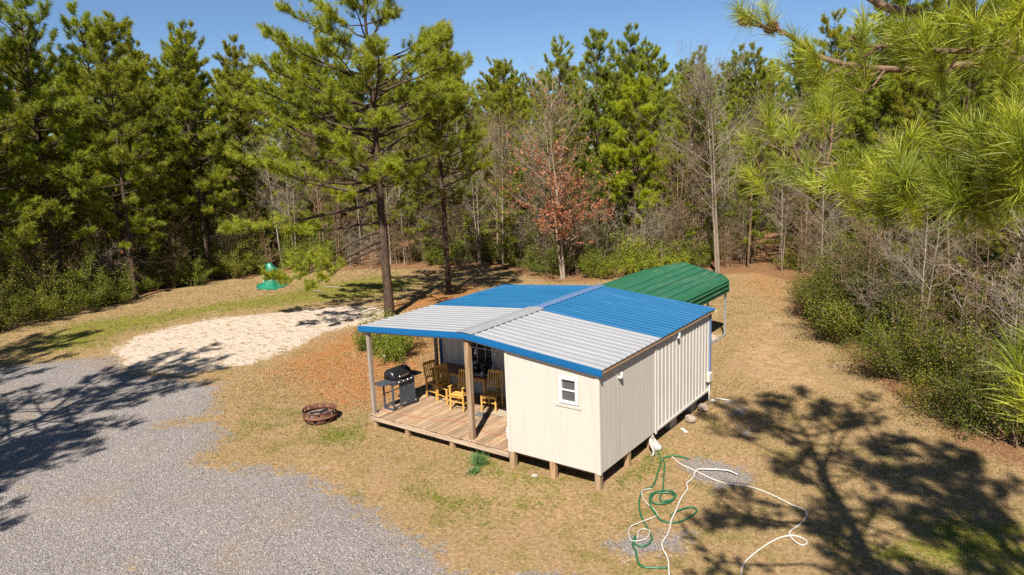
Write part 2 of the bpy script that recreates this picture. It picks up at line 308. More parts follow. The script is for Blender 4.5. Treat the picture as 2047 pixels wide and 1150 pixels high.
fflo = N.ramp(nf, [(0.25, (0.055, 0.028, 0.014)), (0.5, (0.20, 0.102, 0.048)), (0.75, (0.33, 0.19, 0.10))])
bare = N.ramp(nf, [(0.3, (0.296, 0.174, 0.085)), (0.7, (0.429, 0.289, 0.167))])
sand = N.ramp(nf, [(0.24, (0.24, 0.155, 0.09)), (0.40, (0.40, 0.315, 0.235)), (0.55, (0.49, 0.41, 0.33)), (0.8, (0.56, 0.49, 0.41))])
vo = N.new('TexVoronoi'); vo.inputs['Scale'].default_value = 38; N.li(v, vo.inputs['Vector'])
sc_ = N.new('SeparateColor'); N.li(vo.outputs['Color'], sc_.inputs[0])
grv = N.ramp(sc_.outputs[0], [(0.0, (0.18, 0.155, 0.138)), (0.3, (0.258, 0.226, 0.205)), (0.62, (0.31, 0.275, 0.25)), (0.92, (0.385, 0.346, 0.318))])
grv = N.mix(N.step(vo.outputs['Distance'], 0.4, 0.75), grv, (0.141, 0.122, 0.115))
grv = N.mix(N.math('MULTIPLY', N.step(nb, 0.52, 0.72), 0.45), grv, (0.289, 0.200, 0.122))
col = N.mix(zone(sb.outputs[2], 1.8, 0.35, 0.75), dry, bare)
col = N.mix(zone(sb.outputs[0], 1.3, 0.42, 0.75), col, grn)
col = N.mix(zone(sa.outputs[2], 0.9, 0.3, 0.75), col, strw)
col = N.mix(zone(sb.outputs[1], 0.7, 0.3, 0.7), col, fflo)
nedge = N.math('ADD', N.math('MULTIPLY', nm, 0.6), N.math('MULTIPLY', N.noise(6.5, 6, v, 0.72), 0.4))
sw = zone(sa.outputs[1], 2.0, 0.42, 0.58, nedge)
sw = N.math('MULTIPLY', sw, N.step(N.noise(2.6, 8, N.objvec((0.7, 1.5, 1), False), 0.75), 0.62, 0.50))
col = N.mix(sw, col, sand)
gwt = zone(sa.outputs[0], 2.0, 0.36, 0.64, nedge); gw = N.math('MULTIPLY', gwt, N.step(N.noise(0.9, 7, v, 0.68), 0.72, 0.60)); col = N.mix(gw, col, grv)
N.val(N.p.inputs['Base Color'], col); N.p.inputs['Roughness'].default_value = 0.95; N.p.inputs['Specular IOR Level'].default_value = 0.1
hgt = N.math('ADD', N.math('MULTIPLY', nf, 0.7), N.math('MULTIPLY', nff, 0.5)); hgt = N.math('ADD', hgt, N.math('MULTIPLY', N.math('MULTIPLY', gw, -0.8), vo.outputs['Distance']))
N.bump(hgt, 0.9, 0.035)
tag(link('ground', me, N.m), kind='structure')
# ------------------------------------------------------------------ the cabin
L1, L2, WF, ZF = 2.79, 6.37, 2.44, 0.40
XR, ZR, XE, ZE, XL, ZL = -3.57, 3.13, 0.12, 2.765, -7.32, 2.875
YF, YM, YB = -0.06, 2.87, 6.50
def roof_z(x): return ZR+(x-XR)*((ZE-ZR)/(XE-XR)) if x > XR else ZR+(x-XR)*((ZL-ZR)/(XL-XR))
cabin = empty('cabin', (0, 0, 0), 0, 'cream and tan cabin with a blue and white metal roof and open porch', 'cabin')
def rib_profile(width, n, h=0.022, base=0.062, top=0.026):
    """outline across the sheet: (s, height)"""
    p = width/n; out = []
    for i in range(n):
        c = (i+0.5)*p
        out += [(i*p+0.0005 if i == 0 else i*p, 0), (c-base/2, 0), (c-top/2, h), (c+top/2, h), (c+base/2, 0)]
    out.append((width-0.0005, 0)); return out
def sheet(prof, length, name):
    """ribs run along local x, profile across local y"""
    V = []; F = []
    for s_, h in prof: V += [(0, s_, h), (length, s_, h)]
    for i in range(len(prof)-1): F.append((2*i, 2*i+1, 2*i+3, 2*i+2))
    mb = MB(); mb.add(V, F); me = mb.mesh(name)
    if me.polygons[0].normal.z < 0: me.flip_normals()
    return me
LR = math.hypot(XE-XR, ZE-ZR); LLf = math.hypot(XL-XR, ZL-ZR)
for (y0, y1, n, mt) in ((YF, YM, 3, 'whitemetal'), (YM, YB, 4, 'bluemetal')):
    pw = (y1-y0)/n; prof = rib_profile(pw, 4)
    for side in (1, -1):
        me = sheet(prof, LR if side > 0 else LLf, 'roof_panel'); me.materials.append(M[mt])
        for i in range(n):
            o = link('roof_panel', me, None, cabin)
            if side > 0:
                o.location = (XR, y0+i*pw, ZR); o.rotation_euler = (0, math.atan2(ZR-ZE, XE-XR), 0)
            else:
                o.location = (XL, y0+i*pw, ZL); o.rotation_euler = (0, -math.atan2(ZR-ZL, XR-XL), 0)
            o.location.z += 0.0015*(i % 2)
            m = o.modifiers.new('s', 'SOLIDIFY'); m.thickness = 0.003; m.offset = -1
for a, b in ((XL+0.03, XR-0.003), (XR+0.003, XE-0.06)):   # dark boards added under the metal to cut light bounced into the porch
    mb = MB(); k = [(a, roof_z(a)-0.006), (b, roof_z(b)-0.006), (b, roof_z(b)-0.024), (a, roof_z(a)-0.024)]
    mb.prism(k, YF+0.012, YB-0.04, lambda u, v, t: (u, t, v)); mb.build('added_bounce_board', M['bounce_board'], cabin)
# ridge caps: bent sheet riding on the ribs
def cap(y0, y1, hw, dz, mt):
    mb = MB(); pts = []
    for x in (XR-hw, XR-hw*0.08, XR, XR+hw*0.08, XR+hw): pts.append((x, roof_z(x)+0.026+dz))
    for x, z in pts: mb.v += [(x, y0, z), (x, y1, z)]
    mb.f += [(2*i, 2*i+1, 2*i+3, 2*i+2) for i in range(4)]
    return mb.build('ridge_cap', M[mt], cabin, solid=0.004)
cap(YF-0.05, 2.99, 0.25, 0.006, 'whitemetal'); cap(2.9, YB+0.03, 0.15, 0.0, 'bluecap')
# blue fascia trim along the front gable, in butted lengths
def fascia(xa, xb, y0=YF-0.028, y1=YF-0.002):
    mb = MB(); k = [(xa, roof_z(xa)+0.012), (xb, roof_z(xb)+0.012), (xb, roof_z(xb)-0.125), (xa, roof_z(xa)-0.125)]
    mb.prism(k, y0, y1, lambda u, v, t: (u, t, v)); mb.build('fascia_trim', M['bluetrim'], cabin, bevel=0.004)
    mb = MB(); k = [(xa, roof_z(xa)-0.127), (xb, roof_z(xb)-0.127), (xb, roof_z(xb)-0.139), (xa, roof_z(xa)-0.139)]
    mb.prism(k, y0-0.012, y1, lambda u, v, t: (u, t, v)); mb.build('drip_edge', M['bluetrim'], cabin)
for a, b in ((XL+0.0, -6.42), (-6.417, -4.9), (-4.897, XR), (XR+0.001, -2.2), (-2.197, XE)): fascia(a, b)
for a, b in ((XL+0.05, XR), (XR+0.001, -WF-0.003)):   # header beam below the fascia
    mb = MB(); k = [(a, roof_z(a)-0.142), (b, roof_z(b)-0.142), (b, roof_z(b)-0.185), (a, roof_z(a)-0.185)]
    mb.prism(k, YF+0.02, YF+0.10, lambda u, v, t: (u, t, v)); mb.build('header_beam', M['rim'], cabin)
for y in (0.55, 1.15, 1.75, 2.35):                     # rafters over the porch
    for a, b in ((XL+0.05, XR), (XR+0.001, -WF-0.01)):
        mb = MB(); k = [(a, roof_z(a)-0.03), (b, roof_z(b)-0.03), (b, roof_z(b)-0.13), (a, roof_z(a)-0.13)]
        mb.prism(k, y-0.02, y+0.02, lambda u, v, t: (u, t, v)); mb.build('rafter', M['lumber'], cabin)
mb = MB(); k = [(XE-0.02, ZE-0.006), (XE-0.02, ZE-0.10), (XE-0.045, ZE-0.10), (XE-0.045, ZE-0.006)]
mb.prism(k, YF+0.01, YB-0.02, lambda u, v, t: (u, t, v)); mb.build('eave_board', M['lumber'], cabin)
mb = MB(); k = [(0.003, roof_z(0)-0.026), (XE-0.05, ZE-0.020), (XE-0.05, ZE-0.04), (0.003, roof_z(0)-0.04)]
mb.prism(k, YF+0.02, YB-0.03, lambda u, v, t: (u, t, v)); mb.build('soffit', M['lumber'], cabin)
mb = MB()                                            # rear fascia seen end-on at the back eave corner
for a, b in ((XL, XR), (XR, XE)):
    k = [(a, roof_z(a)-0.004), (b, roof_z(b)-0.004), (b, roof_z(b)-0.12), (a, roof_z(a)-0.12)]
    mb.prism(k, YB-0.03, YB-0.01, lambda u, v, t: (u, t, v))
mb.build('rear_fascia', M['white'], cabin)
# walls ----------------------------------------------------------------
def groove_profile(w, step=0.4066, d=0.0025, gw=0.008):
    out = [(0.001, 0)]; s_ = step
    while s_ < w-0.03: out += [(s_-gw/2, 0), (s_-gw/4, -d), (s_+gw/4, -d), (s_+gw/2, 0)]; s_ += step
    out.append((w-0.001, 0)); return out
def vwall(name, prof, o, sd_, nd, z0, ztop, mt, solid=0.012):
    """vertical sheet: profile (s, out) from o along sd_, facing nd, from z0 to ztop(x,y)"""
    mb = MB()
    for s_, d in prof:
        x = o[0]+sd_[0]*s_+nd[0]*d; y = o[1]+sd_[1]*s_+nd[1]*d
        mb.v += [(x, y, z0), (x, y, ztop(o[0]+sd_[0]*s_, o[1]+sd_[1]*s_))]
    mb.f += [(2*i, 2*i+2, 2*i+3, 2*i+1) for i in range(len(prof)-1)]
    me = bpy.data.meshes.new(name); me.from_pydata(mb.v, [], mb.f); me.update()
    n = me.polygons[0].normal
    if n.x*nd[0]+n.y*nd[1] < 0: me.flip_normals()
    ob = link(name, me, M[mt], cabin); m = ob.modifiers.new('s', 'SOLIDIFY'); m.thickness = solid; m.offset = -1
    return ob
tp = lambda x, y: roof_z(x)-0.03
def prism_y(name, k, y0, y1, mt, bev=0.004):
    mb = MB(); mb.prism(k, y0, y1, lambda u, v, t: (u, t, v)); return mb.build(name, M[mt], cabin, bevel=bev)
# storage room front: two sheets of siding with a hole for the window in the right-hand one
WX0, WX1, WZ0, WZ1 = -0.985, -0.505, 1.865, 2.475
vwall('siding_panel', groove_profile(1.22), (-WF, 0), (1, 0), (0, -1), ZF, tp, 'siding')
flat = lambda w: [(0.001, 0), (w-0.001, 0)]
for (a, b, z0, zt) in ((-1.22, WX0, ZF, tp), (WX1, 0.0, ZF, tp), (WX0, WX1, ZF, lambda x, y: WZ0), (WX0, WX1, WZ1, tp)):
    mb = MB(); vw = vwall('siding_panel', flat(b-a) if b-a > 0.4 and zt is not tp else groove_profile(b-a), (a, 0), (1, 0), (0, -1), z0, zt, 'siding')
for (a, b) in ((-WF-0.012, -WF+0.075), (-0.085, 0.014)):
    prism_y('corner_trim', [(a, ZF-0.02), (b, ZF-0.02), (b, roof_z(b)-0.135), (a, roof_z(a)-0.135)], -0.022, -0.001, 'siding')
prism_y('frieze_board', [(-WF+0.077, roof_z(-WF)-0.215), (-0.087, roof_z(-0.087)-0.215), (-0.087, roof_z(-0.087)-0.12), (-WF+0.077, roof_z(-WF)-0.12)], -0.034, -0.001, 'siding')
# storage room left side (faces the porch)
vwall('siding_panel', groove_profile(2.77), (-WF, 0.004), (0, 1), (-1, 0), ZF, tp, 'siding')
# window
win = MB().box(WX0-0.005, WX0+0.07, -0.035, 0.05, WZ0, WZ1).box(WX1-0.07, WX1+0.005, -0.035, 0.05, WZ0, WZ1).box(WX0+0.07, WX1-0.07, -0.035, 0.05, WZ0, WZ0+0.07).box(WX0+0.07, WX1-0.07, -0.035, 0.05, WZ1-0.07, WZ1).build('window', M['white'], cabin, bevel=0.006)
MB().box(WX0+0.07, WX1-0.07, -0.024, 0.0, 2.155, 2.195).build('meeting_rail', M['white'], win, bevel=0.004)
MB().box(WX0+0.07, WX1-0.07, 0.018, 0.026, 2.195, WZ1-0.07).build('pane', M['screen'], win)
MB().box(WX0+0.07, WX1-0.07, 0.004, 0.012, WZ0+0.07, 2.155).build('pane', M['screen'], win)
for k in ([(-1.09, 1.775), (-0.435, 1.775), (-0.435, 1.845), (-1.09, 1.845)], [(-0.487, 1.847), (-0.435, 1.847), (-0.435, 2.44), (-0.487, 2.44)]):
    prism_y('window_trim', k, -0.020, -0.001, 'siding', 0.003)
# right side: siding then ribbed metal
for y0 in (0.0, 1.395): vwall('siding_panel', groove_profile(1.395, 0.2033, 0.0015, 0.006), (0, y0), (0, 1), (1, 0), ZF, tp, 'siding')
def trim_x(name, y0, y1, z0, z1, mt, x0=0.001, x1=0.022): return MB().box(x0, x1, y0, y1, z0, z1).build(name, M[mt], cabin, bevel=0.004)
trim_x('corner_trim', -0.0, 0.045, ZF-0.02, ZE-0.05, 'siding', 0.001, 0.016)
trim_x('joint_trim', 2.715, 2.80, ZF-0.055, ZE-0.06, 'siding', 0.001, 0.030)
prof = rib_profile(0.8775, 4, 0.020, 0.060, 0.024)
for i in range(4): vwall('wall_panel', prof, (0, 2.802+i*0.8775), (0, 1), (1, 0), ZF+0.03, tp, 'wallmetal', 0.003)
trim_x('base_flashing', 2.802, L2-0.03, ZF-0.005, ZF+0.055, 'siding', 0.001, 0.034)
trim_x('corner_flashing', L2-0.055, L2+0.03, ZF+0.35, ZE-0.03, 'bluecap', -0.01, 0.028)
trim_x('corner_flashing', L2-0.03, L2+0.02, ZF, ZF+0.347, 'bluecap', -0.01, 0.02)
# back, left and porch walls of the metal room
for i in range(8): vwall('wall_panel', rib_profile(0.875, 4, 0.02, 0.06, 0.024), (-7.0+i*0.875, L2), (1, 0), (0, 1), ZF, tp, 'wallmetal', 0.003)
for i in range(4): vwall('wall_panel', rib_profile(0.8925, 4, 0.02, 0.06, 0.024), (-7.0, L1+0.005+i*0.8925), (0, 1), (-1, 0), ZF, tp, 'wallmetal', 0.003)
PWX0, PWX1, PWZ0, PWZ1 = -5.88, -4.98, 1.30, 2.32
vwall('wall_panel', rib_profile(1.12, 4, 0.02, 0.06, 0.024), (-7.0, L1), (1, 0), (0, -1), ZF, tp, 'wallmetal', 0.003)
vwall('wall_panel', rib_profile(0.9, 4, 0.02, 0.06, 0.024), (PWX0, L1), (1, 0), (0, -1), ZF, lambda x, y: PWZ0, 'wallmetal', 0.003)
vwall('wall_panel', rib_profile(0.9, 4, 0.02, 0.06, 0.024), (PWX0, L1), (1, 0), (0, -1), PWZ1, tp, 'wallmetal', 0.003)
for i in range(2): vwall('siding_panel', groove_profile(1.265, 0.1016), (PWX1+i*1.265, L1), (1, 0), (0, -1), ZF, tp, 'siding')
MB().box(-7.045, -6.955, L1-0.035, L1+0.05, ZF, roof_z(-7)-0.04).build('corner_flashing', M['bluetrim'], cabin)
pw_ = MB()
for (a, b, c, d) in ((PWX0, PWX0+0.05, PWZ0, PWZ1), (PWX1-0.05, PWX1, PWZ0, PWZ1), (PWX0+0.05, PWX1-0.05, PWZ0, PWZ0+0.05), (PWX0+0.05, PWX1-0.05, PWZ1-0.05, PWZ1)):
    pw_.box(a, b, L1-0.04, L1+0.04, c, d)
pwo = pw_.build('window', M['white'], cabin)
MB().box(PWX0+0.05, PWX1-0.05, L1-0.004, L1+0.004, PWZ0+0.05, PWZ1-0.05).build('pane', M['darkglass'], pwo)
MB().box(PWX0+0.05, PWX1-0.05, L1-0.02, L1-0.006, 1.78, 1.80).build('muntin', M['white'], pwo)
for x in (-5.58, -5.28): MB().box(x-0.01, x+0.01, L1-0.02, L1-0.006, PWZ0+0.05, 1.779).box(x-0.01, x+0.01, L1-0.02, L1-0.006, 1.801, PWZ1-0.05).build('muntin', M['white'], pwo)
# floor frame
MB().box(-WF+0.02, -0.16, 0.16, L1-0.02, ZF-0.12, ZF-0.004).build('floor_frame', M['lumber'], cabin)
MB().box(-6.97, -0.16, L1+0.02, L2-0.05, ZF-0.16, ZF-0.004).build('floor_frame', M['lumber'], cabin)
# porch deck: loose boards running front to back
DX0, DX1 = -7.20, -WF-0.014; nbd = 34; bw = (DX1-DX0)/nbd
bm_ = MB().box(-bw/2+0.007, bw/2-0.007, 0, 2.80, -0.034, 0).mesh('deck_board'); bm_.materials.append(M['deck'])
rg = random.Random(3)
for i in range(nbd):
    o = link('deck_board', bm_, None, cabin); o.location = (DX0+bw*(i+0.5), -0.045+rg.uniform(-0.012, 0.012), 0.412+rg.uniform(-0.003, 0.003)); o.rotation_euler = (rg.uniform(-0.001, 0.001), rg.uniform(-0.03, 0.03), 0)
    m = o.modifiers.new('b', 'BEVEL'); m.width = 0.005; m.segments = 1
for a, b in ((DX0+0.01, -4.75), (-4.747, DX1-0.002)): MB().box(a, b, -0.022, 0.020, 0.225, 0.366).build('rim_joist', M['rim'], cabin, bevel=0.004)
MB().box(DX0+0.012, DX0+0.05, 0.021, 2.75, 0.225, 0.366).build('rim_joist', M['rim'], cabin)
for x in (-6.4, -5.5, -4.6, -3.7, -2.9): MB().box(x-0.02, x+0.02, 0.021, 2.75, 0.24, 0.372).build('joist', M['lumber'], cabin)
def post(x, y, w_, z0, z1, mt='post', name='porch_post', wob=0):
    o = MB().box(-w_/2, w_/2, -w_/2, w_/2, 0, z1-z0).build(name, M[mt], cabin, bevel=0.008); o.location = (x, y, z0); return o
post(-3.60, 0.055, 0.135, 0.40, roof_z(-3.6)-0.14); post(-7.09, 0.055, 0.105, 0.40, roof_z(-7.09)-0.14, 'greypost')
post(-7.09, 2.66, 0.09, 0.40, roof_z(-7.09)-0.05, 'greypost')
for (x, y, w_) in ((-0.085, 0.075, 0.135), (-1.25, 0.075, 0.14), (-2.37, 0.06, 0.14), (-4.28, 0.075, 0.12), (-5.85, 0.075, 0.12), (-7.08, 0.075, 0.10), (-0.085, 1.41, 0.13), (-0.085, 2.62, 0.13), (-2.37, 1.41, 0.13), (-1.25, 2.62, 0.13), (-7.0, 1.5, 0.12), (-4.6, 1.5, 0.12)):
    post(x, y, w_, -0.12, 0.255 if x < -2.4 else ZF-0.003, 'post', 'pier_post')
for (x, y) in ((-0.25, 4.2), (-0.25, 5.6), (-3.4, 4.2), (-6.7, 4.2), (-6.7, 6.1), (-3.4, 6.1)):
    MB().box(x-0.1, x+0.1, y-0.2, y+0.2, -0.1, ZF-0.162).build('pier_block', M['rock_pale'], cabin, bevel=0.01)
# wall fittings
for (y, z) in ((0.86, 2.40), (4.0, 2.56)):
    mb = MB(); mb.tube(catmull([(0.0, y, z-0.06), (0.06, y, z-0.06), (0.085, y, z-0.03), (0.085, y, z+0.07)], 5), 0.030, 10); mb.build('vent_pipe', M['white'], cabin, smooth=True)
bx = MB().box(0.024, 0.13, 6.02, 6.26, 0.72, 0.97).build('electrical_box', M['siding'], cabin, bevel=0.01)
MB().tube([(0.075, 6.14, -0.05), (0.075, 6.14, 0.72)], 0.018, 8).build('conduit', M['white'], bx, smooth=True)
# ------------------------------------------------------------------ carport
carport = empty('carport', (-3.92, 13.75, 0), 0, 'open metal carport with a green ribbed roof behind the cabin', 'carport')
CL = 6.55                                              # local: x across, y from -CL to 0.1
half = [(0.0, 2.775), (0.30, 2.70), (0.62, 2.62), (0.93, 2.54), (1.24, 2.465), (1.56, 2.385), (1.68, 2.335), (1.77, 2.26), (1.83, 2.16), (1.85, 2.05), (1.85, 1.88), (1.85, 1.72)]
def ribbed(pts, rib_at):
    out = []
    for i, p in enumerate(pts):
        if i in rib_at:
            a = Vector(pts[max(i-1, 0)]); b = Vector(pts[min(i+1, len(pts)-1)]); t = (b-a).normalized(); n = Vector((-t.y, t.x))
            if n.y < -0.01 or (abs(n.y) < 0.01 and n.x*p[0] < 0): n = -n
            q = Vector(p); out += [q-t*0.03, q-t*0.012+n*0.036, q+t*0.012+n*0.036, q+t*0.03]
        else: out.append(Vector(p))
    return out
for sx in (1, -1):
    for (a, b) in ((0, 3), (3, 5), (5, 9), (9, 11)):
        pts = [(x*sx, z) for x, z in half]; full = []
        for i in range(a, b+1):
            r_ = ribbed(pts, (i,)) if i in (1, 2, 4, 5, 8, 10) and i not in (a, b) else None
            if r_: full += r_[i:i+4]
            else: full.append(Vector(pts[i]))
        mb = MB()
        for p in full: mb.v += [(p.x, -CL, p.y), (p.x, 0.10, p.y)]
        mb.f += [(2*i, 2*i+1, 2*i+3, 2*i+2) for i in range(len(full)-1)]
        mb.build('roof_panel', M['greenmetal'], carport, solid=0.003)
        if a: # standing rib over each lap
            p = Vector(pts[a]); q = Vector(pts[min(a+1, 11)])-Vector(pts[a-1]); t = q.normalized(); n = Vector((-t.y, t.x)); n = n if (n.x*sx+n.y) > 0 else -n
            k = [p-t*0.028, p-t*0.012+n*0.036, p+t*0.012+n*0.036, p+t*0.028]
            mb = MB(); mb.prism([(v.x, v.y) for v in k], -CL, 0.104, lambda u, v, tt: (u, tt, v+0.002)); mb.build('lap_rib', M['greenmetal'], carport)
for y in (-0.03, -1.85, -3.65, -5.4, -6.4):
    for sx in (1, -1): MB().box(sx*1.755-0.03, sx*1.755+0.03, y-0.03, y+0.03, 0.0, 2.1).build('leg', M['galv'], carport, bevel=0.004)
    mb = MB()
    for sx in (1, -1): mb.bar((sx*1.755, y, 2.1), (sx*1.5, y, 2.33), 0.05, 0.05); mb.bar((sx*1.5, y, 2.33), (0, y, 2.715), 0.05, 0.05)
    mb.build('roof_bow', M['galv'], carport)
for sx in (1, -1): MB().box(sx*1.755-0.03, sx*1.755+0.03, -CL, 0.0, -0.01, 0.06).build('base_rail', M['galv'], carport, bevel=0.004)

# ------------------------------------------------------------------ porch furniture
def chair_base(name, loc, rz, label, arms=False, group=None):
    """faces local -y"""
    t = empty(name, loc, rz, label, 'chair', group); W_, D_ = 0.42, 0.42; mt = M['pine_wood']
    for sx in (-1, 1):
        fl = MB(); fl.box(sx*W_/2-0.021, sx*W_/2+0.021, -D_/2-0.02, -D_/2+0.022, 0, 0.66 if arms else 0.43); fl.build('leg', mt, t, bevel=0.004)
        bl = MB(); bl.bar((sx*W_/2, D_/2+0.03, 0), (sx*W_/2, D_/2, 0.45), 0.036, 0.042, (0, 1, 0)); bl.bar((sx*W_/2, D_/2, 0.45), (sx*W_/2, D_/2+0.10, 1.0), 0.036, 0.042, (0, 1, 0)); bl.build('leg', mt, t)
        MB().box(sx*W_/2-0.011, sx*W_/2+0.011, -D_/2+0.022, D_/2, 0.20, 0.225).build('stretcher', mt, t)
        if arms:
            mb = MB(); mb.box(sx*(W_/2+0.01)-0.03, sx*(W_/2+0.01)+0.03, -D_/2-0.05, D_/2+0.01, 0.662, 0.688); mb.build('armrest', mt, t, bevel=0.012)
    MB().box(-W_/2-0.012, W_/2+0.012, -D_/2-0.035, D_/2-0.022, 0.432, 0.458).build('seat', mt, t, bevel=0.008)
    MB().box(-W_/2+0.02, W_/2-0.02, -D_/2+0.0, -D_/2+0.02, 0.37, 0.43).build('apron', mt, t)
    MB().box(-W_/2+0.02, W_/2-0.02, -D_/2-0.006, -D_/2+0.012, 0.24, 0.265).build('stretcher', mt, t)
    MB().bar((-W_/2, D_/2+0.100, 0.985), (W_/2, D_/2+0.100, 0.985), 0.024, 0.085).build('top_rail', mt, t, bevel=0.006)
    MB().bar((-W_/2, D_/2+0.022, 0.58), (W_/2, D_/2+0.022, 0.58), 0.020, 0.04).build('lower_rail', mt, t)
    for i in range(5):
        x = -W_/2+0.07+i*0.07
        MB().bar((x, D_/2+0.026, 0.59), (x, D_/2+0.093, 0.955), 0.032, 0.012, (0, 1, 0)).build('slat', mt, t)
    return t
DZ = 0.413
chair_base('wooden_chair', (-6.46, 1.94, DZ), R(82), 'yellow wooden slat-back chair turned sideways, the one nearest the grill')
chair_base('wooden_chair', (-5.92, 1.81, DZ), R(78), 'armless yellow wooden chair turned sideways between the armchair and another chair')
chair_base('wooden_armchair', (-5.22, 1.55, DZ), R(6), 'yellow wooden armchair behind the thick middle porch post', True)
chair_base('wooden_chair', (-4.44, 1.93, DZ), R(12), 'yellow wooden slat-back chair standing apart beside the beige doormat')
tb = empty('dining_table', (-5.80, 2.41, DZ), R(0.5), 'long brown wooden table against the porch back wall', 'table')
for i in range(4): MB().box(-1.02, 1.02, -0.37+i*0.185+0.001, -0.185+i*0.185-0.001, 0.735, 0.765).build('table_board', M['table_wood'], tb, bevel=0.003)
MB().box(-0.94, 0.94, -0.29, -0.265, 0.64, 0.734).build('apron', M['pine_wood'], tb); MB().box(-0.94, 0.94, 0.265, 0.29, 0.64, 0.734).build('apron', M['pine_wood'], tb)
for x in (-0.95, 0.95):
    MB().box(x-0.012, x+0.012, -0.26, 0.26, 0.64, 0.734).build('apron', M['pine_wood'], tb)
    for y in (-0.285, 0.285): MB().box(x-0.032, x+0.032, y-0.032, y+0.032, 0, 0.733).build('leg', M['pine_wood'], tb, bevel=0.005)
TZ = DZ+0.766
def on_table(px, py, z=TZ): return (px, py, z)
cm = empty('coffee_maker', on_table(-5.10, 2.50), R(10), 'black coffee maker on the porch table', 'coffee maker')
MB().box(-0.10, 0.10, -0.13, 0.13, 0, 0.04).build('base', M['black'], cm, bevel=0.01); MB().box(-0.10, 0.10, 0.02, 0.13, 0.04, 0.34).build('tower', M['black'], cm, bevel=0.01)
MB().box(-0.10, 0.10, -0.13, 0.019, 0.25, 0.34).build('filter_head', M['black'], cm, bevel=0.012); MB().lathe([(0.05, 0.042), (0.075, 0.07), (0.075, 0.15), (0.05, 0.20)], (0, -0.06, 0), 16, True, True).build('carafe', M['darkglass'], cm, True)
kt = empty('black_canister', on_table(-5.42, 2.52), 0, 'tall black canister with a steel knob on the porch table', 'canister')
MB().lathe([(0.10, 0), (0.11, 0.02), (0.11, 0.26)], (0, 0, 0), 20, True, True).build('body', M['black'], kt, True); MB().lathe([(0.112, 0.262), (0.10, 0.29), (0.02, 0.30), (0.02, 0.325)], (0, 0, 0), 20, True, True).build('lid', M['steel'], kt, True)
cup = empty('paper_cup', on_table(-4.99, 2.22), 0, 'white cup on the porch table near the papers', 'cup')
MB().lathe([(0.032, 0), (0.042, 0.115), (0.038, 0.113), (0.03, 0.01)], (0, 0, 0), 16, True, False).build('body', M['white'], cup, True); MB().lathe([(0.043, 0.116), (0.043, 0.124), (0.0, 0.126)], (0, 0, 0), 16).build('lid', M['paper'], cup)
bt = empty('water_bottle', on_table(-4.88, 2.58), 0, 'small pale bottle at the end of the porch table', 'bottle')
MB().lathe([(0.032, 0), (0.034, 0.02), (0.034, 0.14), (0.014, 0.18), (0.014, 0.20)], (0, 0, 0), 14, True, True).build('body', M['galv'], bt, True); MB().lathe([(0.017, 0.2), (0.017, 0.22)], (0, 0, 0), 12, True, True).build('cap', M['white'], bt)
def sheet_paper(name, loc, rz, label, fold):
    mb = MB(); n = 7
    for i in range(n):
        u = i/(n-1); mb.v += [(-0.15+0.30*u, -0.11, 0.004+fold*abs(u-0.5)*0.5), (-0.15+0.30*u, 0.11, 0.004+fold*abs(u-0.45)*0.6)]
    mb.f = [(2*i, 2*i+2, 2*i+3, 2*i+1) for i in range(n-1)]
    o = mb.build(name, M['paper'], None, solid=0.003); o.location = loc; o.rotation_euler = (0, 0, rz); return tag(o, label, 'papers')
sheet_paper('folded_paper', on_table(-5.12, 2.25, TZ+0.003), R(25), 'folded white papers lying open beside the cup', 0.16)
sheet_paper('flat_paper', on_table(-4.98, 2.42, TZ+0.003), R(-12), 'flat white paper at the wall side of the table end', 0.03)
for (x, y, z, lb) in ((-4.14, 0.98, 2.30, 'clear bulb hanging nearest the middle porch post'), (-3.50, 0.98, 2.36, 'round white bulb hanging under the porch roof near the storage room')):
    t = empty('hanging_bulb', (x, y, z), 0, lb, 'light bulb')
    MB().lathe([(0.002, -0.045), (0.03, -0.03), (0.038, 0.0), (0.028, 0.03), (0.018, 0.05)], (0, 0, 0), 14, True, False).build('bulb', M['white'], t, True)
    MB().lathe([(0.02, 0.05), (0.02, 0.10)], (0, 0, 0), 10, True, True).build('socket', M['white'], t); MB().tube([(0, 0, 0.10), (0, 0.17, roof_z(x)-0.06-z)], 0.005, 5).build('cord', M['black'], t)
t = empty('flood_lamp', (-4.52, 1.12, 2.60), R(20), 'small white lamp fixed under the porch roof left of the middle post', 'lamp')
MB().lathe([(0.02, 0.06), (0.06, 0.02), (0.075, -0.04), (0.0, -0.03)], (0, 0, 0), 14).build('shade', M['white'], t, True); MB().tube([(0, 0, 0.06), (0, 0.0, roof_z(-4.52)-0.02-2.60)], 0.012, 6).build('stem', M['white'], t)
# grill: long axis along y, front faces +x
g_ = empty('gas_grill', (-6.90, 0.86, DZ), R(-3), 'black gas grill on a slate grey wheeled cart on the porch deck', 'grill')
for (x, y) in ((-0.19, -0.40), (0.19, -0.40), (-0.19, 0.38), (0.19, 0.38)): MB().box(x-0.022, x+0.022, y-0.022, y+0.022, 0.03 if y < 0 else 0.1, 0.80).build('leg', M['slate'], g_, bevel=0.004)
MB().box(-0.21, 0.21, -0.425, -0.375, 0.0, 0.045).build('foot_rail', M['slate'], g_, bevel=0.004)
for x in (-0.19, 0.19): MB().box(x-0.02, x+0.02, -0.374, 0.40, 0.055, 0.10).build('bottom_rail', M['slate'], g_, bevel=0.004)
MB().box(0.17, 0.19, -0.15, 0.36, 0.12, 0.70).build('front_panel', M['slate'], g_, bevel=0.004)
MB().box(-0.205, -0.17, -0.375, 0.36, 0.42, 0.435).build('cross_rod', M['slate'], g_)
MB().box(-0.20, 0.20, -0.36, 0.36, 0.70, 0.84).build('firebox', M['slate'], g_, bevel=0.015)
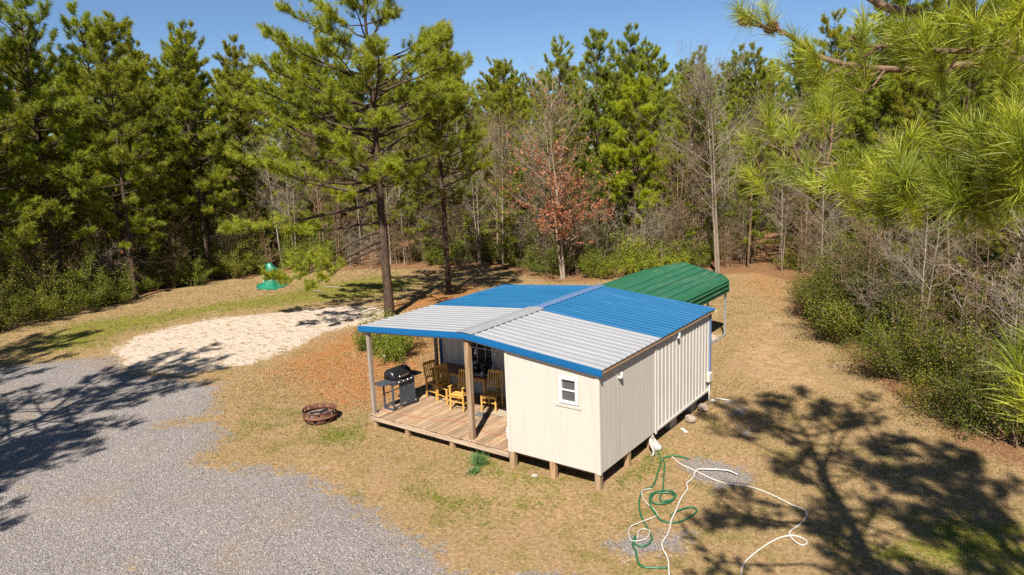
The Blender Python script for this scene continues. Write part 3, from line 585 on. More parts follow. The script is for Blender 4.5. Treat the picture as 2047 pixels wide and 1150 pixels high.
cp_ = MB().box(0.20, 0.235, -0.36, 0.36, 0.72, 0.835).build('control_panel', M['slate'], g_, bevel=0.006)
for y in (-0.2, -0.03, 0.13, 0.26): MB().lathe([(0.026, 0), (0.024, 0.03), (0.0, 0.032)], (0, 0, 0), 12).build('knob', M['steel'], cp_, True)
for k, y in zip([c for c in cp_.children if c.name.startswith('knob')], (-0.2, -0.03, 0.13, 0.26)): k.location = (0.236, y, 0.78); k.rotation_euler = (0, R(90), 0)
lidp = [(-0.22, 0.845), (-0.24, 0.93), (-0.21, 1.04), (-0.12, 1.11), (0.02, 1.12), (0.14, 1.07), (0.215, 0.97), (0.225, 0.845)]
mb = MB(); n = len(lidp)
for yy, sc in ((-0.36, 0.80), (-0.33, 0.94), (-0.28, 1.0), (0.28, 1.0), (0.33, 0.94), (0.36, 0.80)):
    mb.v += [(u*sc, yy, 0.845+(v-0.845)*sc) for u, v in lidp]
for j in range(5): mb.f += [(j*n+k, j*n+(k+1) % n, (j+1)*n+(k+1) % n, (j+1)*n+k) for k in range(n)]
mb.f += [tuple(range(n-1, -1, -1)), tuple(5*n+k for k in range(n))]
lid = mb.build('lid', M['black'], g_, True)
MB().tube(catmull([(0.215, -0.18, 0.93), (0.275, -0.17, 0.945), (0.29, 0.0, 0.955), (0.275, 0.17, 0.945), (0.215, 0.18, 0.93)], 5), 0.014, 8).build('handle', M['steel'], lid, True)
sh1 = [(-0.21, -0.40), (0.21, -0.40), (0.17, -0.74), (-0.19, -0.74)]
MB().prism(sh1, 0.785, 0.825, lambda u, v, t: (u, v, t)).build('side_shelf', M['slate'], g_, bevel=0.01)
sb_ = MB().box(-0.20, 0.20, 0.40, 0.72, 0.785, 0.83).build('side_burner', M['slate'], g_, bevel=0.01)
MB().lathe([(0.12, 0.0), (0.11, 0.02), (0.0, 0.025)], (0, 0.56, 0.831), 18).build('burner_cover', M['black'], sb_, True); MB().lathe([(0.026, 0), (0.024, 0.03), (0, 0.032)], (0, 0, 0), 12).build('knob', M['steel'], sb_, True)
[setattr(c, 'location', (0.201, 0.60, 0.805)) or setattr(c, 'rotation_euler', (0, R(90), 0)) for c in sb_.children if c.name.startswith('knob')]
for x in (-0.215, 0.215):
    wh = MB().lathe([(0.03, -0.02), (0.085, -0.022), (0.10, -0.012), (0.10, 0.012), (0.085, 0.022), (0.03, 0.02)], (0, 0, 0), 20, True, True).build('wheel', M['rubber'], g_, True); wh.location = (x, 0.38, 0.10); wh.rotation_euler = (0, R(90), 0)
    MB().lathe([(0.0, 0.024), (0.03, 0.024), (0.032, 0.02)], (0, 0, 0), 10).build('hubcap', M['steel'], wh)
tag(MB().box(0, 1.75, 0, 1.12, 0, 0.012).build('doormat', M['rug'], None, bevel=0.003), 'beige flat doormat on the deck by the storage room wall', 'mat').location = (-4.30, 1.62, 0.4185)
o = MB().box(-0.16, 0.16, -0.11, 0.11, 0, 0.05).build('folded_mat', M['greymat'], None, bevel=0.008); o.location = (-4.40, 1.42, 0.4165); o.rotation_euler = (0, 0, R(10)); tag(o, 'dark grey flat block lying on the deck behind the middle post', 'block')
pt = empty('propane_tank', (-2.66, 0.43, DZ), 0, 'white propane tank standing on the deck against the storage room', 'tank')
MB().lathe([(0.10, 0.0), (0.10, 0.03), (0.14, 0.07), (0.15, 0.14), (0.15, 0.30), (0.13, 0.38), (0.06, 0.42), (0.03, 0.43)], (0, 0, 0), 20, True, True).build('body', M['white'], pt, True)
MB().lathe([(0.095, 0.40), (0.10, 0.42), (0.10, 0.48), (0.09, 0.48), (0.088, 0.42)], (0, 0, 0), 18).build('collar', M['white'], pt, True); MB().lathe([(0.025, 0.43), (0.025, 0.465), (0.0, 0.466)], (0, 0, 0), 10).build('valve', M['steel'], pt)

# ------------------------------------------------------------------ yard objects
fp = empty('fire_ring', (-8.86, -0.42, 0.0), R(15), 'rusty steel fire ring with cut-out holes standing on the grass', 'fire ring')
n = 56; rows = [(0.40, 0.02), (0.44, 0.08), (0.455, 0.14), (0.455, 0.18), (0.49, 0.185), (0.49, 0.21), (0.462, 0.215), (0.466, 0.27), (0.47, 0.33), (0.48, 0.37)]
V = [(r_*math.cos(2*math.pi*k/n), r_*math.sin(2*math.pi*k/n), z) for r_, z in rows for k in range(n)]; F = []
for i in range(len(rows)-1):
    for k in range(n):
        if (i in (1, 2) and k % 7 in (2, 3)) or (i == 7 and k % 7 in (5,)) or (i == 7 and k % 14 == 1): continue
        F.append((i*n+k, i*n+(k+1) % n, (i+1)*n+(k+1) % n, (i+1)*n+k))
MB().add(V, F).build('ring', M['rust'], fp, True, solid=0.006)
MB().tube([(0.485*math.cos(a), 0.485*math.sin(a), 0.37) for a in [2*math.pi*k/40 for k in range(41)]], 0.010, 6, False).build('rim', M['rust'], fp, True)
mb = MB(); nr = 20; rg = random.Random(5)
for r_ in (0.0, 0.15, 0.27, 0.36, 0.435):
    for k in range(nr): mb.v.append((r_*math.cos(2*math.pi*k/nr), r_*math.sin(2*math.pi*k/nr), 0.21-0.1*r_+rg.uniform(-0.02, 0.03)))
mb.f = [(i*nr+k, i*nr+(k+1) % nr, (i+1)*nr+(k+1) % nr, (i+1)*nr+k) for i in range(4) for k in range(nr)]
mb.build('ash_bed', M['ash'], fp, True)
for (x, y, a, l) in ((-0.12, 0.0, 0.4, 0.36), (0.12, -0.15, 2.0, 0.3), (0.0, 0.18, 1.1, 0.26)):
    d = Vector((math.cos(a), math.sin(a), 0.08)); MB().tube([Vector((x, y, 0.235))-d*l/2, Vector((x, y, 0.24)), Vector((x, y, 0.235))+d*l/2], [0.03, 0.036, 0.026], 7).build('charred_log', M['black'], fp)
def blob(name, mat, size, seed, loc, rz=0, parent=None, ex=0.75):
    bm = bmesh.new(); bmesh.ops.create_icosphere(bm, subdivisions=2, radius=1); rg = random.Random(seed)
    dirs = [Vector((rg.gauss(0, 1), rg.gauss(0, 1), rg.gauss(0, 1))).normalized() for _ in range(9)]; cut = [rg.uniform(0.55, 0.9) for _ in range(9)]
    for v in bm.verts:
        for d, c in zip(dirs, cut):
            k = v.co.dot(d)
            if k > c: v.co -= d*(k-c)
        v.co = Vector((v.co.x*size[0], v.co.y*size[1], v.co.z*size[2]))
    me = bpy.data.meshes.new(name); bm.to_mesh(me); bm.free()
    o = link(name, me, mat, parent); o.location = loc; o.rotation_euler = (0, 0, rz); return o
tag(blob('field_stone', M['stone'], (0.17, 0.15, 0.12), 1, (0.10, 4.72, 0.09)), 'tan stone block beside a white scrap under the metal wall', 'stone', 'stones beside the cabin')
tag(blob('field_stone', M['stone'], (0.17, 0.16, 0.13), 2, (0.10, 5.62, 0.10), 1), 'tan stone block under the metal wall nearest the conduit', 'stone', 'stones beside the cabin')
tag(blob('field_stone', M['rock_pale'], (0.09, 0.08, 0.05), 3, (-1.62, -0.16, 0.03)), 'small pale rock in green grass before the storage room', 'stone', 'stones beside the cabin')
tag(blob('field_stone', M['rock_pale'], (0.16, 0.13, 0.10), 4, (-11.9, 5.0, 0.06)), 'pale rock beside the round green shrub', 'stone')
tag(blob('plastic_scrap', M['white'], (0.07, 0.06, 0.05), 6, (0.06, 6.50, 0.035)), 'white round plastic scrap by the conduit foot', 'scrap')
o = MB().tube([(0.05, 6.72, 0.03), (0.46, 6.75, 0.03)], 0.014, 8).build('plastic_pipe', M['white'], None, True); tag(o, 'short thin white pipe on the grass behind the conduit', 'pipe')
mb = MB().box(-0.15, 0.15, -0.045, 0.045, 0, 0.02); o = mb.build('board_scrap', M['white'], None, bevel=0.006); o.location = (0.20, 4.05, 0.01); o.rotation_euler = (0, 0, R(-40)); tag(o, 'flat white scrap of board on the grass beside the cabin', 'scrap')
# white sack leaning under the wall
mb = MB(); nu, nv = 12, 10; rg = random.Random(9)
for i in range(nu):
    for j in range(nv):
        u = i/(nu-1); v_ = j/(nv-1); wd = 0.30*(1-v_)**0.8+0.02
        mb.v.append((0.16*(1-v_)+0.05*math.sin(u*9+v_*5)*(1-v_)+0.03*math.sin(v_*7), (u-0.5)*2*wd+0.10*v_, 0.005+0.36*v_**0.9+0.02*math.sin(u*7)))
mb.f = [(i*nv+j, (i+1)*nv+j, (i+1)*nv+j+1, i*nv+j+1) for i in range(nu-1) for j in range(nv-1)]
o = mb.build('cloth_sack', M['bag'], None, True, solid=0.02); o.location = (0.02, 2.42, 0.02); tag(o, 'crumpled white sack leaning under the siding at the hose end', 'sack')
# hoses and cords
def cord(name, pts, r_, mt, label, cat, z=None, lift=0.0, wob=0.0):
    P = [(x, y, (float(gz(x, y)) if z is None else z)+r_*0.9+lift) for x, y in pts]
    q = catmull(P, 7); rg = random.Random(len(pts)); out = []
    for p in q: out.append(Vector((p.x+rg.uniform(-wob, wob), p.y+rg.uniform(-wob, wob), (float(gz(p.x, p.y)) if z is None else p.z-lift-r_*0.9)+r_*0.9+lift+0.004)))
    return tag(MB().tube(out, r_, 7).build(name, M[mt], None, True), label, cat)
GH = [(-0.02, 2.62), (0.14, 2.55), (0.34, 2.24), (0.49, 2.01), (0.65, 1.49), (0.86, 0.76), (0.77, 0.44), (0.95, -0.09), (1.21, -0.52), (1.52, -0.88), (1.74, -1.17), (1.75, -1.46), (1.57, -1.52), (1.44, -1.25), (1.5, -1.5), (1.67, -1.71), (1.95, -2.09), (2.2, -2.02), (2.4, -1.93), (2.6, -2.3)]
cord('garden_hose', GH, 0.019, 'ghose', 'long green garden hose snaking from the white sack past the cabin corner', 'hose')
cord('garden_hose', [(0.99, 2.47), (0.65, 2.46), (0.47, 2.20), (0.62, 1.90), (0.85, 1.35), (1.10, 0.75), (1.27, 0.24), (1.47, 0.41), (1.42, 0.66), (1.22, 0.72), (1.05, 0.48), (1.10, 0.13), (1.29, 0.08), (1.47, 0.29), (1.43, 0.59), (1.22, 0.59), (1.0, 0.40), (1.15, 0.0), (1.47, -0.36), (1.65, -0.47), (1.91, -0.36), (2.05, 0.05), (2.04, 0.28), (1.89, 0.31), (1.74, 0.04), (1.69, -0.2)], 0.018, 'ghose', 'green garden hose lying in tangled loops in front of the cabin side', 'hose', lift=0.012)
cord('thin_hose', [(0.90, 0.62), (0.78, 0.40), (1.0, 0.05), (1.30, -0.15), (1.46, -0.35), (1.30, -0.75), (1.22, -1.05), (1.45, -1.45), (1.66, -1.25), (1.58, -0.95), (1.42, -1.0), (1.5, -1.3)], 0.010, 'whose', 'thin pale line tangled among the green hose loops', 'hose', lift=0.02)
cord('white_hose', [(0.57, 2.41), (0.88, 2.15), (1.37, 1.96), (2.0, 1.74), (2.62, 1.85), (3.07, 1.73), (3.53, 1.51), (3.87, 1.37), (3.91, 0.94), (3.80, 0.45), (3.93, 0.22), (4.10, 0.12), (4.16, 0.26), (4.0, 0.38), (3.82, 0.32), (3.66, 0.08), (3.52, -0.4), (3.43, -0.97), (3.49, -1.37), (3.7, -1.9)], 0.016, 'whose', 'white hose running out across the tree shadow with one small loop', 'hose', lift=0.006)
cord('white_hose', [(2.2, 2.26), (1.95, 2.34), (1.6, 2.19), (1.37, 1.99), (1.45, 1.54), (1.45, 1.21), (1.57, 0.94), (1.61, 0.52), (1.71, 0.03), (1.79, -0.39), (1.93, -0.84), (1.98, -1.22), (2.07, -1.42), (2.29, -1.69), (2.46, -2.03), (2.7, -2.5)], 0.017, 'whose', 'white hose running beside the green hose loops, crossing the other white one', 'hose', lift=0.03)
cord('extension_cord', [(-13.96, 1.88), (-13.12, 1.89), (-12.33, 2.33), (-11.8, 2.13), (-11.31, 1.52), (-10.48, 1.15), (-9.5, 1.03), (-8.38, 0.93), (-7.6, 0.6)], 0.009, 'orange', 'orange extension cord lying on the ground beside the porch', 'cord')
cord('extension_cord', [(-7.15, 0.33), (-6.54, 0.3), (-5.27, 0.53), (-4.46, 0.8), (-3.59, 0.54), (-2.98, 0.61), (-2.62, 0.9)], 0.006, 'orange', 'orange extension cord lying across the porch deck boards', 'cord', z=0.416)
# tarp covered heap
tp_ = empty('covered_smoker', (-29.6, 12.5, 0), R(-36), 'green tarp draped round a stacked outdoor cooker at the edge of the woods', 'tarp heap')
def drape(name, r0, r1, z0, z1, seed, mt, tails=True):
    mb = MB(); nu, nv = 40, 8; rg = random.Random(seed); ph = [rg.uniform(0, 6.28) for _ in range(4)]
    for j in range(nv):
        v_ = j/(nv-1)
        for i in range(nu):
            a = 2*math.pi*i/nu; wv = 0.08*math.sin(5*a+ph[0])+0.06*math.sin(9*a+ph[1]+2*v_)+0.04*math.sin(14*a+ph[2])
            r_ = (r0*(1-v_)**1.3+r1*(1-(1-v_)**1.3))*(1+wv*(1.2-v_)) + (0.75*(1-v_)**3*max(0, math.cos(a-math.pi)) if tails else 0)
            mb.v.append((r_*math.cos(a), r_*math.sin(a)*0.8, z0+(z1-z0)*v_**1.2+0.03*math.sin(7*a+ph[3])*(1-v_)))
    mb.f = [(j*nu+i, j*nu+(i+1) % nu, (j+1)*nu+(i+1) % nu, (j+1)*nu+i) for j in range(nv-1) for i in range(nu)] + [tuple((nv-1)*nu+i for i in range(nu))]
    return mb.build(name, M[mt], tp_, True)
drape('tarp_skirt', 1.05, 0.42, 0.02, 0.60, 1, 'tarp'); MB().box(-0.52, 0.52, -0.36, 0.36, 0.63, 0.76).build('table_top', M['white'], tp_, bevel=0.03)
mb = MB().lathe([(0.36, 0.765), (0.42, 0.9), (0.36, 1.08), (0.2, 1.15)], (0, 0, 0), 16, True, True); mb.build('cooker_body', M['black'], tp_, True)
tt_ = drape('tarp_top', 0.50, 0.22, 0.0, 0.50, 4, 'tarp', False); tt_.location = (0.08, 0.05, 0.98); tt_.rotation_euler = (R(8), R(-16), 0.4); MB().bar((0.2, -0.45, 0.0), (0.28, -0.38, 0.85), 0.05, 0.05).build('prop_stick', M['white'], tp_)
for (x, y, a, l, lb) in ((-25.6, 13.9, 0.3, 1.5, 'pale bare stick lying on the lawn near the green tarp'), (-25.9, 12.6, 0.2, 2.0, 'longer pale branch lying on the lawn this side of the green tarp')):
    o = MB().tube([(x-l/2*math.cos(a), y-l/2*math.sin(a), 0.04), (x, y, 0.07), (x+l/2*math.cos(a), y+l/2*math.sin(a), 0.04)], [0.025, 0.035, 0.018], 6).build('fallen_stick', M['palebark'], None, True); tag(o, lb, 'stick')
# ------------------------------------------------------------------ vegetation generators (numpy)
def unit(a): return a/np.maximum(np.linalg.norm(a, axis=-1, keepdims=True), 1e-9)
def tubes(P, r, S=4):
    """P (N,K,3) polylines, r (N,K) radii -> verts, quads"""
    N_, K = P.shape[:2]; T = np.empty_like(P); T[:, 1:-1] = P[:, 2:]-P[:, :-2]; T[:, 0] = P[:, 1]-P[:, 0]; T[:, -1] = P[:, -1]-P[:, -2]; T = unit(T)
    ref = np.where(np.abs(T[:, :, 2:3]) > 0.9, np.array([1.0, 0, 0]), np.array([0, 0, 1.0])); A = unit(np.cross(T, ref)); B = np.cross(T, A)
    an = np.arange(S)*2*np.pi/S
    V = P[:, :, None, :] + r[:, :, None, None]*(A[:, :, None, :]*np.cos(an)[None, None, :, None] + B[:, :, None, :]*np.sin(an)[None, None, :, None])
    base = (np.arange(N_)[:, None, None]*K + np.arange(K-1)[None, :, None])*S; k = np.arange(S)[None, None, :]; k2 = (k+1) % S
    F = np.stack([base+k, base+k2, base+S+k2, base+S+k], -1).reshape(-1, 4)
    return V.reshape(-1, 3), F
class Geo:
    def __init__(s): s.V = []; s.F = []; s.n = 0; s.a = []
    def add(s, V, F, a=None):
        s.V.append(V); s.F.append(F+s.n); s.n += len(V); s.a.append(np.zeros(len(V)) if a is None else a)
    def mesh(s, name, mat, smooth=False):
        me = np_mesh(name, np.concatenate(s.V), np.concatenate(s.F), {'v': np.concatenate(s.a)}, smooth); me.materials.append(mat); return me
def paths(o, d, L, K, rng, bend=0.0, up=0.0, jit=0.05):
    """curved polylines from origins o along d; up adds rise at the tip, jit wobble"""
    n = len(o); s_ = np.linspace(0, 1, K)[None, :, None]; L = np.asarray(L).reshape(-1, 1, 1); up = np.asarray(up).reshape(-1, 1, 1) if np.ndim(up) else up
    P = o[:, None, :] + d[:, None, :]*s_*L
    P = P + np.array([0, 0, 1.0])*(s_**2)*L*up
    w = rng.normal(0, 1, (n, K, 3)).cumsum(1)*jit*L/K; w[:, 0] = 0
    return P+w
def blades(pos, ax, n, length, width, rng, cone=(20, 95), back=0.1, tone=None, quad=False):
    """needle tufts: n thin blades round each position"""
    T = len(pos); pos = np.repeat(pos, n, 0); ax = unit(np.repeat(ax, n, 0)); m = len(pos)
    rnd = unit(rng.normal(0, 1, (m, 3))); per = unit(rnd-ax*(rnd*ax).sum(1, keepdims=True))
    th = np.radians(rng.uniform(cone[0], cone[1], m))[:, None]
    d = ax*np.cos(th)+per*np.sin(th); st = pos+ax*rng.uniform(-back, back*0.6, (m, 1)); Ln = (length*rng.uniform(0.75, 1.15, m))[:, None]
    side = unit(np.cross(d, unit(rng.normal(0, 1, (m, 3)))))*width/2
    tv = np.repeat(tone if tone is not None else rng.random(T), n)+rng.uniform(-0.15, 0.15, m)
    if quad:
        tip = st+d*Ln-np.array([0, 0, 1.0])*Ln*0.07; mid = st+d*Ln*0.55
        V = np.stack([st-side*0.7, st+side*0.7, mid+side, mid-side, tip, tip], 1)[:, :5].reshape(-1, 3); b = np.arange(m)[:, None]*5
        F = np.concatenate([b+np.array([[0, 1, 2]]), b+np.array([[0, 2, 3]]), b+np.array([[3, 2, 4]])]); return V, F, np.clip(np.repeat(tv, 5), 0, 1)
    V = np.stack([st-side, st+side, st+d*Ln], 1).reshape(-1, 3); F = np.arange(3*m).reshape(-1, 3)
    return V, F, np.clip(np.repeat(tv, 3), 0, 1)
def leaves(pos, size, rng, tone=None, flat=0.5):
    """small folded leaf quads"""
    m = len(pos); nrm = unit(rng.normal(0, 1, (m, 3))+np.array([0, 0, flat])); t = unit(np.cross(nrm, rng.normal(0, 1, (m, 3)))); b = np.cross(nrm, t)
    s_ = (size*rng.uniform(0.6, 1.25, m))[:, None]
    V = np.stack([pos-t*s_*0.5, pos+b*s_*0.28, pos+t*s_*0.5, pos-b*s_*0.28], 1).reshape(-1, 3); F = np.arange(4*m).reshape(-1, 4)
    return V, F, np.clip(np.repeat(tone if tone is not None else rng.random(m), 4), 0, 1)
def trunk_path(H, rng, lean=0.02, K=14):
    z = np.linspace(0, 1, K); wob = rng.normal(0, 1, (K, 2)).cumsum(0)*0.012*H/4; wob -= wob[0]; lx, ly = rng.normal(0, lean, 2)
    return np.c_[wob[:, 0]*z+lx*H*z, wob[:, 1]*z+ly*H*z, z*H]
def at_h(tp2, h):
    return np.stack([np.interp(h, tp2[:, 2], tp2[:, i]) for i in range(3)], -1)
def pine(seed, H=16, base=5.5, spread=2.4, r0=0.16, needles=14, width=0.020, nlen=0.22, dens=1.0, dead=10, limbs=None, whorl=0.46, fill=1.0, lean=0.015, upright=1.0, leaf='needle'):
    """returns (trunk mesh, crown mesh)"""
    rng = np.random.default_rng(seed); tpth = trunk_path(H, rng, lean); G = Geo()
    rr = r0*(1-np.linspace(0, 1, len(tpth))**1.1*0.93); rr[0] *= 1.18
    ex = tpth.copy(); ex[0, 2] = -0.25; V, F = tubes(ex[None], rr[None], 9); G.add(V, F)
    hs, az, Ls, el = [], [], [], []
    h = base
    while h < H-0.25:
        t = (h-base)/(H-base); k = rng.integers(3, 6)
        a0 = rng.uniform(0, 6.28)
        for i in range(k):
            prof = (0.24+0.81*(1-t**2.0))*min(1.0, 0.66+2.0*t)
            hs.append(h+rng.uniform(-0.12, 0.12)); az.append(a0+i*6.283/k+rng.normal(0, 0.35)); Ls.append(spread*prof*rng.uniform(0.42, 1.22)); el.append(R(rng.normal(-4+50*t**0.9*upright, 15)))
        h += whorl*rng.uniform(0.75, 1.3)*(1-0.25*t)
    if limbs:
        for (hh, a, l, e) in limbs: hs.append(hh); az.append(a); Ls.append(l); el.append(R(e))
    hs, az, Ls, el = map(np.array, (hs, az, Ls, el)); nb_ = len(hs)
    o = at_h(tpth, hs); d = np.stack([np.cos(az)*np.cos(el), np.sin(az)*np.cos(el), np.sin(el)], -1)
    P = paths(o, d, Ls, 7, rng, up=rng.uniform(0.05, 0.28, nb_), jit=0.10)
    br = (0.012+0.013*Ls)[:, None]*np.linspace(1, 0.22, 7)[None]; V, F = tubes(P, br, 4); G.add(V, F)
    # side twigs
    ns = np.maximum(2, (Ls*4.2*dens+1.2)).astype(int); bi = np.repeat(np.arange(nb_), ns); m = len(bi)
    s_ = 1-rng.random(m)**1.3*0.58; f = s_*6; i0 = np.clip(f.astype(int), 0, 5); fr = (f-i0)[:, None]
    so_ = P[bi, i0]*(1-fr)+P[bi, i0+1]*fr; tg = unit(P[bi, i0+1]-P[bi, i0])
    sidev = unit(np.cross(tg, [0, 0, 1.0]))*np.where(rng.random(m) < 0.5, 1, -1)[:, None]
    sd2 = unit(tg*rng.uniform(0.5, 1.1, (m, 1))+sidev*rng.uniform(0.3, 1.1, (m, 1))+np.array([0, 0, 1.0])*rng.uniform(-0.3, 0.8, (m, 1)))
    sL = (0.22+0.26*Ls[bi]*(1.15-s_))*rng.uniform(0.6, 1.25, m); SP = paths(so_, sd2, sL, 4, rng, up=0.2, jit=0.08)
    V, F = tubes(SP, np.full((m, 1), 0.0085)*np.linspace(1, 0.5, 4)[None], 3); G.add(V, F)
    # dead lower branches
    if dead:
        dh = rng.uniform(base*0.25, base*1.15, dead); da = rng.uniform(0, 6.28, dead); dd = np.stack([np.cos(da), np.sin(da), rng.normal(0.0, 0.15, dead)], -1); dL = spread*rng.uniform(0.3, 0.8, dead)
        DP = paths(at_h(tpth, dh), unit(dd), dL, 5, rng, up=-0.1, jit=0.22); V, F = tubes(DP, np.full((dead, 1), 0.013)*np.linspace(1, 0.25, 5)[None], 3); G.add(V, F)
        k = 5; bi2 = np.repeat(np.arange(dead), k); ii2 = rng.integers(1, 5, dead*k); q = DP[bi2, ii2]; dv = unit(dd[bi2]+rng.normal(0, 0.6, (dead*k, 3))); TP = paths(q, dv, dL[bi2]*rng.uniform(0.15, 0.45, dead*k), 4, rng, jit=0.25)
        V, F = tubes(TP, np.full((dead*k, 1), 0.006)*np.linspace(1, 0.4, 4)[None], 3); G.add(V, F)
    trunk = G.mesh('trunk', M['bark'], True)
    # tufts
    pos = [SP[:, 3], SP[:, 2], P[:, 6], P[:, 5]]; ax = [SP[:, 3]-SP[:, 2], SP[:, 3]-SP[:, 1], P[:, 6]-P[:, 5], P[:, 6]-P[:, 4]]
    if fill > 0.9: pos.append((SP[:, 1]+SP[:, 2])/2); ax.append(sd2)
    pos = np.concatenate(pos); ax = unit(unit(np.concatenate(ax))+np.array([0, 0, 0.45])); keep = rng.random(len(pos)) < fill
    pos = pos[keep]; ax = ax[keep]; tone = np.clip(0.5+rng.normal(0, 0.24, len(pos)), 0, 1)
    V, F, a = blades(pos, ax, needles, nlen, width, rng, (18, 92), 0.10, tone)
    C = Geo(); C.add(V, F, a); return trunk, C.mesh('crown', M[leaf])
def bare_tree(seed, H=9, r0=0.07, n1=22, n2=6, n3=5, spread=0.42, up=0.55, stems=1, first=0.25, mt='palebark', leaf=None, leafn=0, leafs=0.09, jit=0.16, thin=0.0045, vase=0.35, leafcut=1.45):
    rng = np.random.default_rng(seed); G = Geo(); allP1 = []; tips = []
    for s_i in range(stems):
        Hh = H*rng.uniform(0.75, 1.0) if s_i else H; tp2 = trunk_path(Hh, rng, 0.02 if stems == 1 else 0.07); tp2[:, :2] += rng.normal(0, 0.10, 2)*(stems > 1); K = len(tp2)
        ex = tp2.copy(); ex[0, 2] = -0.2; V, F = tubes(ex[None], (r0*(1-np.linspace(0, 1, K)*0.9))[None], 7); G.add(V, F)
        h = Hh*(first+(0.98-first)*rng.random(n1)**0.85); a = rng.uniform(0, 6.28, n1); u = up+rng.normal(0, 0.22, n1); d = unit(np.stack([np.cos(a), np.sin(a), u*1.3], -1)); L = Hh*spread*rng.uniform(0.4, 1.0, n1)*(1.08-h/Hh)**vase
        allP1.append((paths(at_h(tp2, h), d, L, 6, rng, up=0.16, jit=jit), L, d))
    P = np.concatenate([q[0] for q in allP1]); L = np.concatenate([q[1] for q in allP1]); r_ = np.maximum(r0*0.34*(L/L.max())**0.7, thin*1.6)
    V, F = tubes(P, r_[:, None]*np.linspace(1, 0.25, 6)[None], 4); G.add(V, F)
    for (k, sc, S, up2) in ((n2, 0.42, 3, 0.12), (n3, 0.45, 3, 0.08)):
        K = P.shape[1]; bi = np.repeat(np.arange(len(P)), k); m = len(bi); i0 = rng.integers(1, K, m); o = P[bi, i0]; tg = unit(P[bi, i0]-P[bi, i0-1])
        d = unit(tg*0.9+rng.normal(0, 0.55, (m, 3))+np.array([0, 0, 0.12])); l2 = L[bi]*sc*rng.uniform(0.4, 1.1, m); P = paths(o, d, l2, 5, rng, up=up2, jit=jit*1.1); L = l2
        r2 = np.maximum(0.010*(l2/l2.max()), thin); V, F = tubes(P, r2[:, None]*np.linspace(1, 0.5, 5)[None], S); G.add(V, F); tips.append(P)
    trunk = G.mesh('trunk', M[mt], True); crown = None
    if leaf:
        Q = np.concatenate([t[:, 2:].reshape(-1, 3) for t in tips]); hz = Q[:, 2]/H; w_ = np.clip(1.15-leafcut*hz, 0.02, 1); idx = rng.choice(len(Q), leafn, p=w_/w_.sum())
        V, F, a = leaves(Q[idx]+rng.normal(0, 0.06, (leafn, 3)), leafs, rng); C = Geo(); C.add(V, F, a); crown = C.mesh('crown', M[leaf])
    return trunk, crown
def shrub(seed, h=1.8, rad=1.2, stems=16, sub=7, nleaf=5200, size=0.075, leaf='leaf_green', mt='twig', clump=0.10, low=0.15):
    rng = np.random.default_rng(seed); a = rng.uniform(0, 6.28, stems); o = np.stack([np.cos(a)*rad*0.18*rng.random(stems), np.sin(a)*rad*0.18*rng.random(stems), np.full(stems, -0.1)], -1)
    el = rng.uniform(0.35, 1.45, stems); d = np.stack([np.cos(a)*np.cos(el), np.sin(a)*np.cos(el), np.sin(el)], -1); L = 1/np.sqrt((np.cos(el)/rad)**2+(np.sin(el)/h)**2)*rng.uniform(0.7, 1.05, stems)
    G = Geo(); P = paths(o, d, L, 6, rng, up=0.05, jit=0.2); V, F = tubes(P, np.full((stems, 1), 0.02)*np.linspace(1, 0.3, 6)[None], 4); G.add(V, F)
    bi = np.repeat(np.arange(stems), sub); i0 = rng.integers(1, 6, len(bi)); q = P[bi, i0]; dv = unit(d[bi]*0.6+rng.normal(0, 0.7, (len(bi), 3))); L2 = L[bi]*rng.uniform(0.18, 0.45, len(bi)); P2_ = paths(q, dv, L2, 5, rng, up=0.1, jit=0.2)
    V, F = tubes(P2_, np.full((len(bi), 1), 0.008)*np.linspace(1, 0.4, 5)[None], 3); G.add(V, F); stem = G.mesh('stems', M[mt], True)
    Q = np.concatenate([P2_[:, 1:].reshape(-1, 3), P[:, 3:].reshape(-1, 3)]); Q = Q[Q[:, 2] > h*low*rng.uniform(0.2, 1.3, len(Q))]
    ct = np.clip(0.45+rng.normal(0, 0.22, len(Q)), 0, 1); idx = rng.integers(0, len(Q), nleaf)
    pos = Q[idx]+rng.normal(0, clump, (nleaf, 3)); pos[:, 2] = np.maximum(pos[:, 2], 0.02)
    V, F, av = leaves(pos, size, rng, np.clip(ct[idx]+rng.normal(0, 0.12, nleaf), 0, 1)); C = Geo(); C.add(V, F, av)
    return stem, C.mesh('foliage', M[leaf])
KINDS = {}
def plant(kind, meshes, pnames, x, y, rz, sc, name, label, cat, group=None, tilt=0.0, sz=None):
    t = empty(name, (x, y, float(gz(np.array(x), np.array(y)))), rz, label, cat, group); t.scale = (sc, sc, sz or sc)
    if tilt: t.rotation_euler = (random.uniform(-tilt, tilt), random.uniform(-tilt, tilt), rz)
    for nm, me in zip(pnames, meshes):
        if me is not None: link(nm, me, None, t)
    return t
# ------------------------------------------------------------------ trees
rnd = random.Random(21)
TC = ('trunk', 'crown'); SF = ('stems', 'foliage')
PINES = [pine(100+i, H=16, base=b, spread=s_, r0=0.15, needles=26, width=0.022, nlen=0.26, dens=1.05, dead=14, lean=0.02, whorl=0.58) for i, (b, s_) in enumerate(((2.4, 3.3), (3.2, 3.0), (4.0, 3.0), (1.8, 3.4), (4.8, 3.1)))]
BARES = [bare_tree(200, 9, 0.065, 24, 8, 6, 0.40, 0.75), bare_tree(201, 8, 0.05, 20, 8, 6, 0.45, 0.55, stems=2), bare_tree(202, 6.5, 0.04, 15, 7, 6, 0.5, 0.5, stems=3, mt='twig'), bare_tree(203, 10, 0.075, 28, 8, 6, 0.36, 0.9, mt='twig')]
BRUSH = [bare_tree(210+i, 2.6, 0.018, 9, 5, 4, 0.55, 0.5, stems=6, first=0.08, mt='twig', jit=0.3, thin=0.004) for i in range(2)]
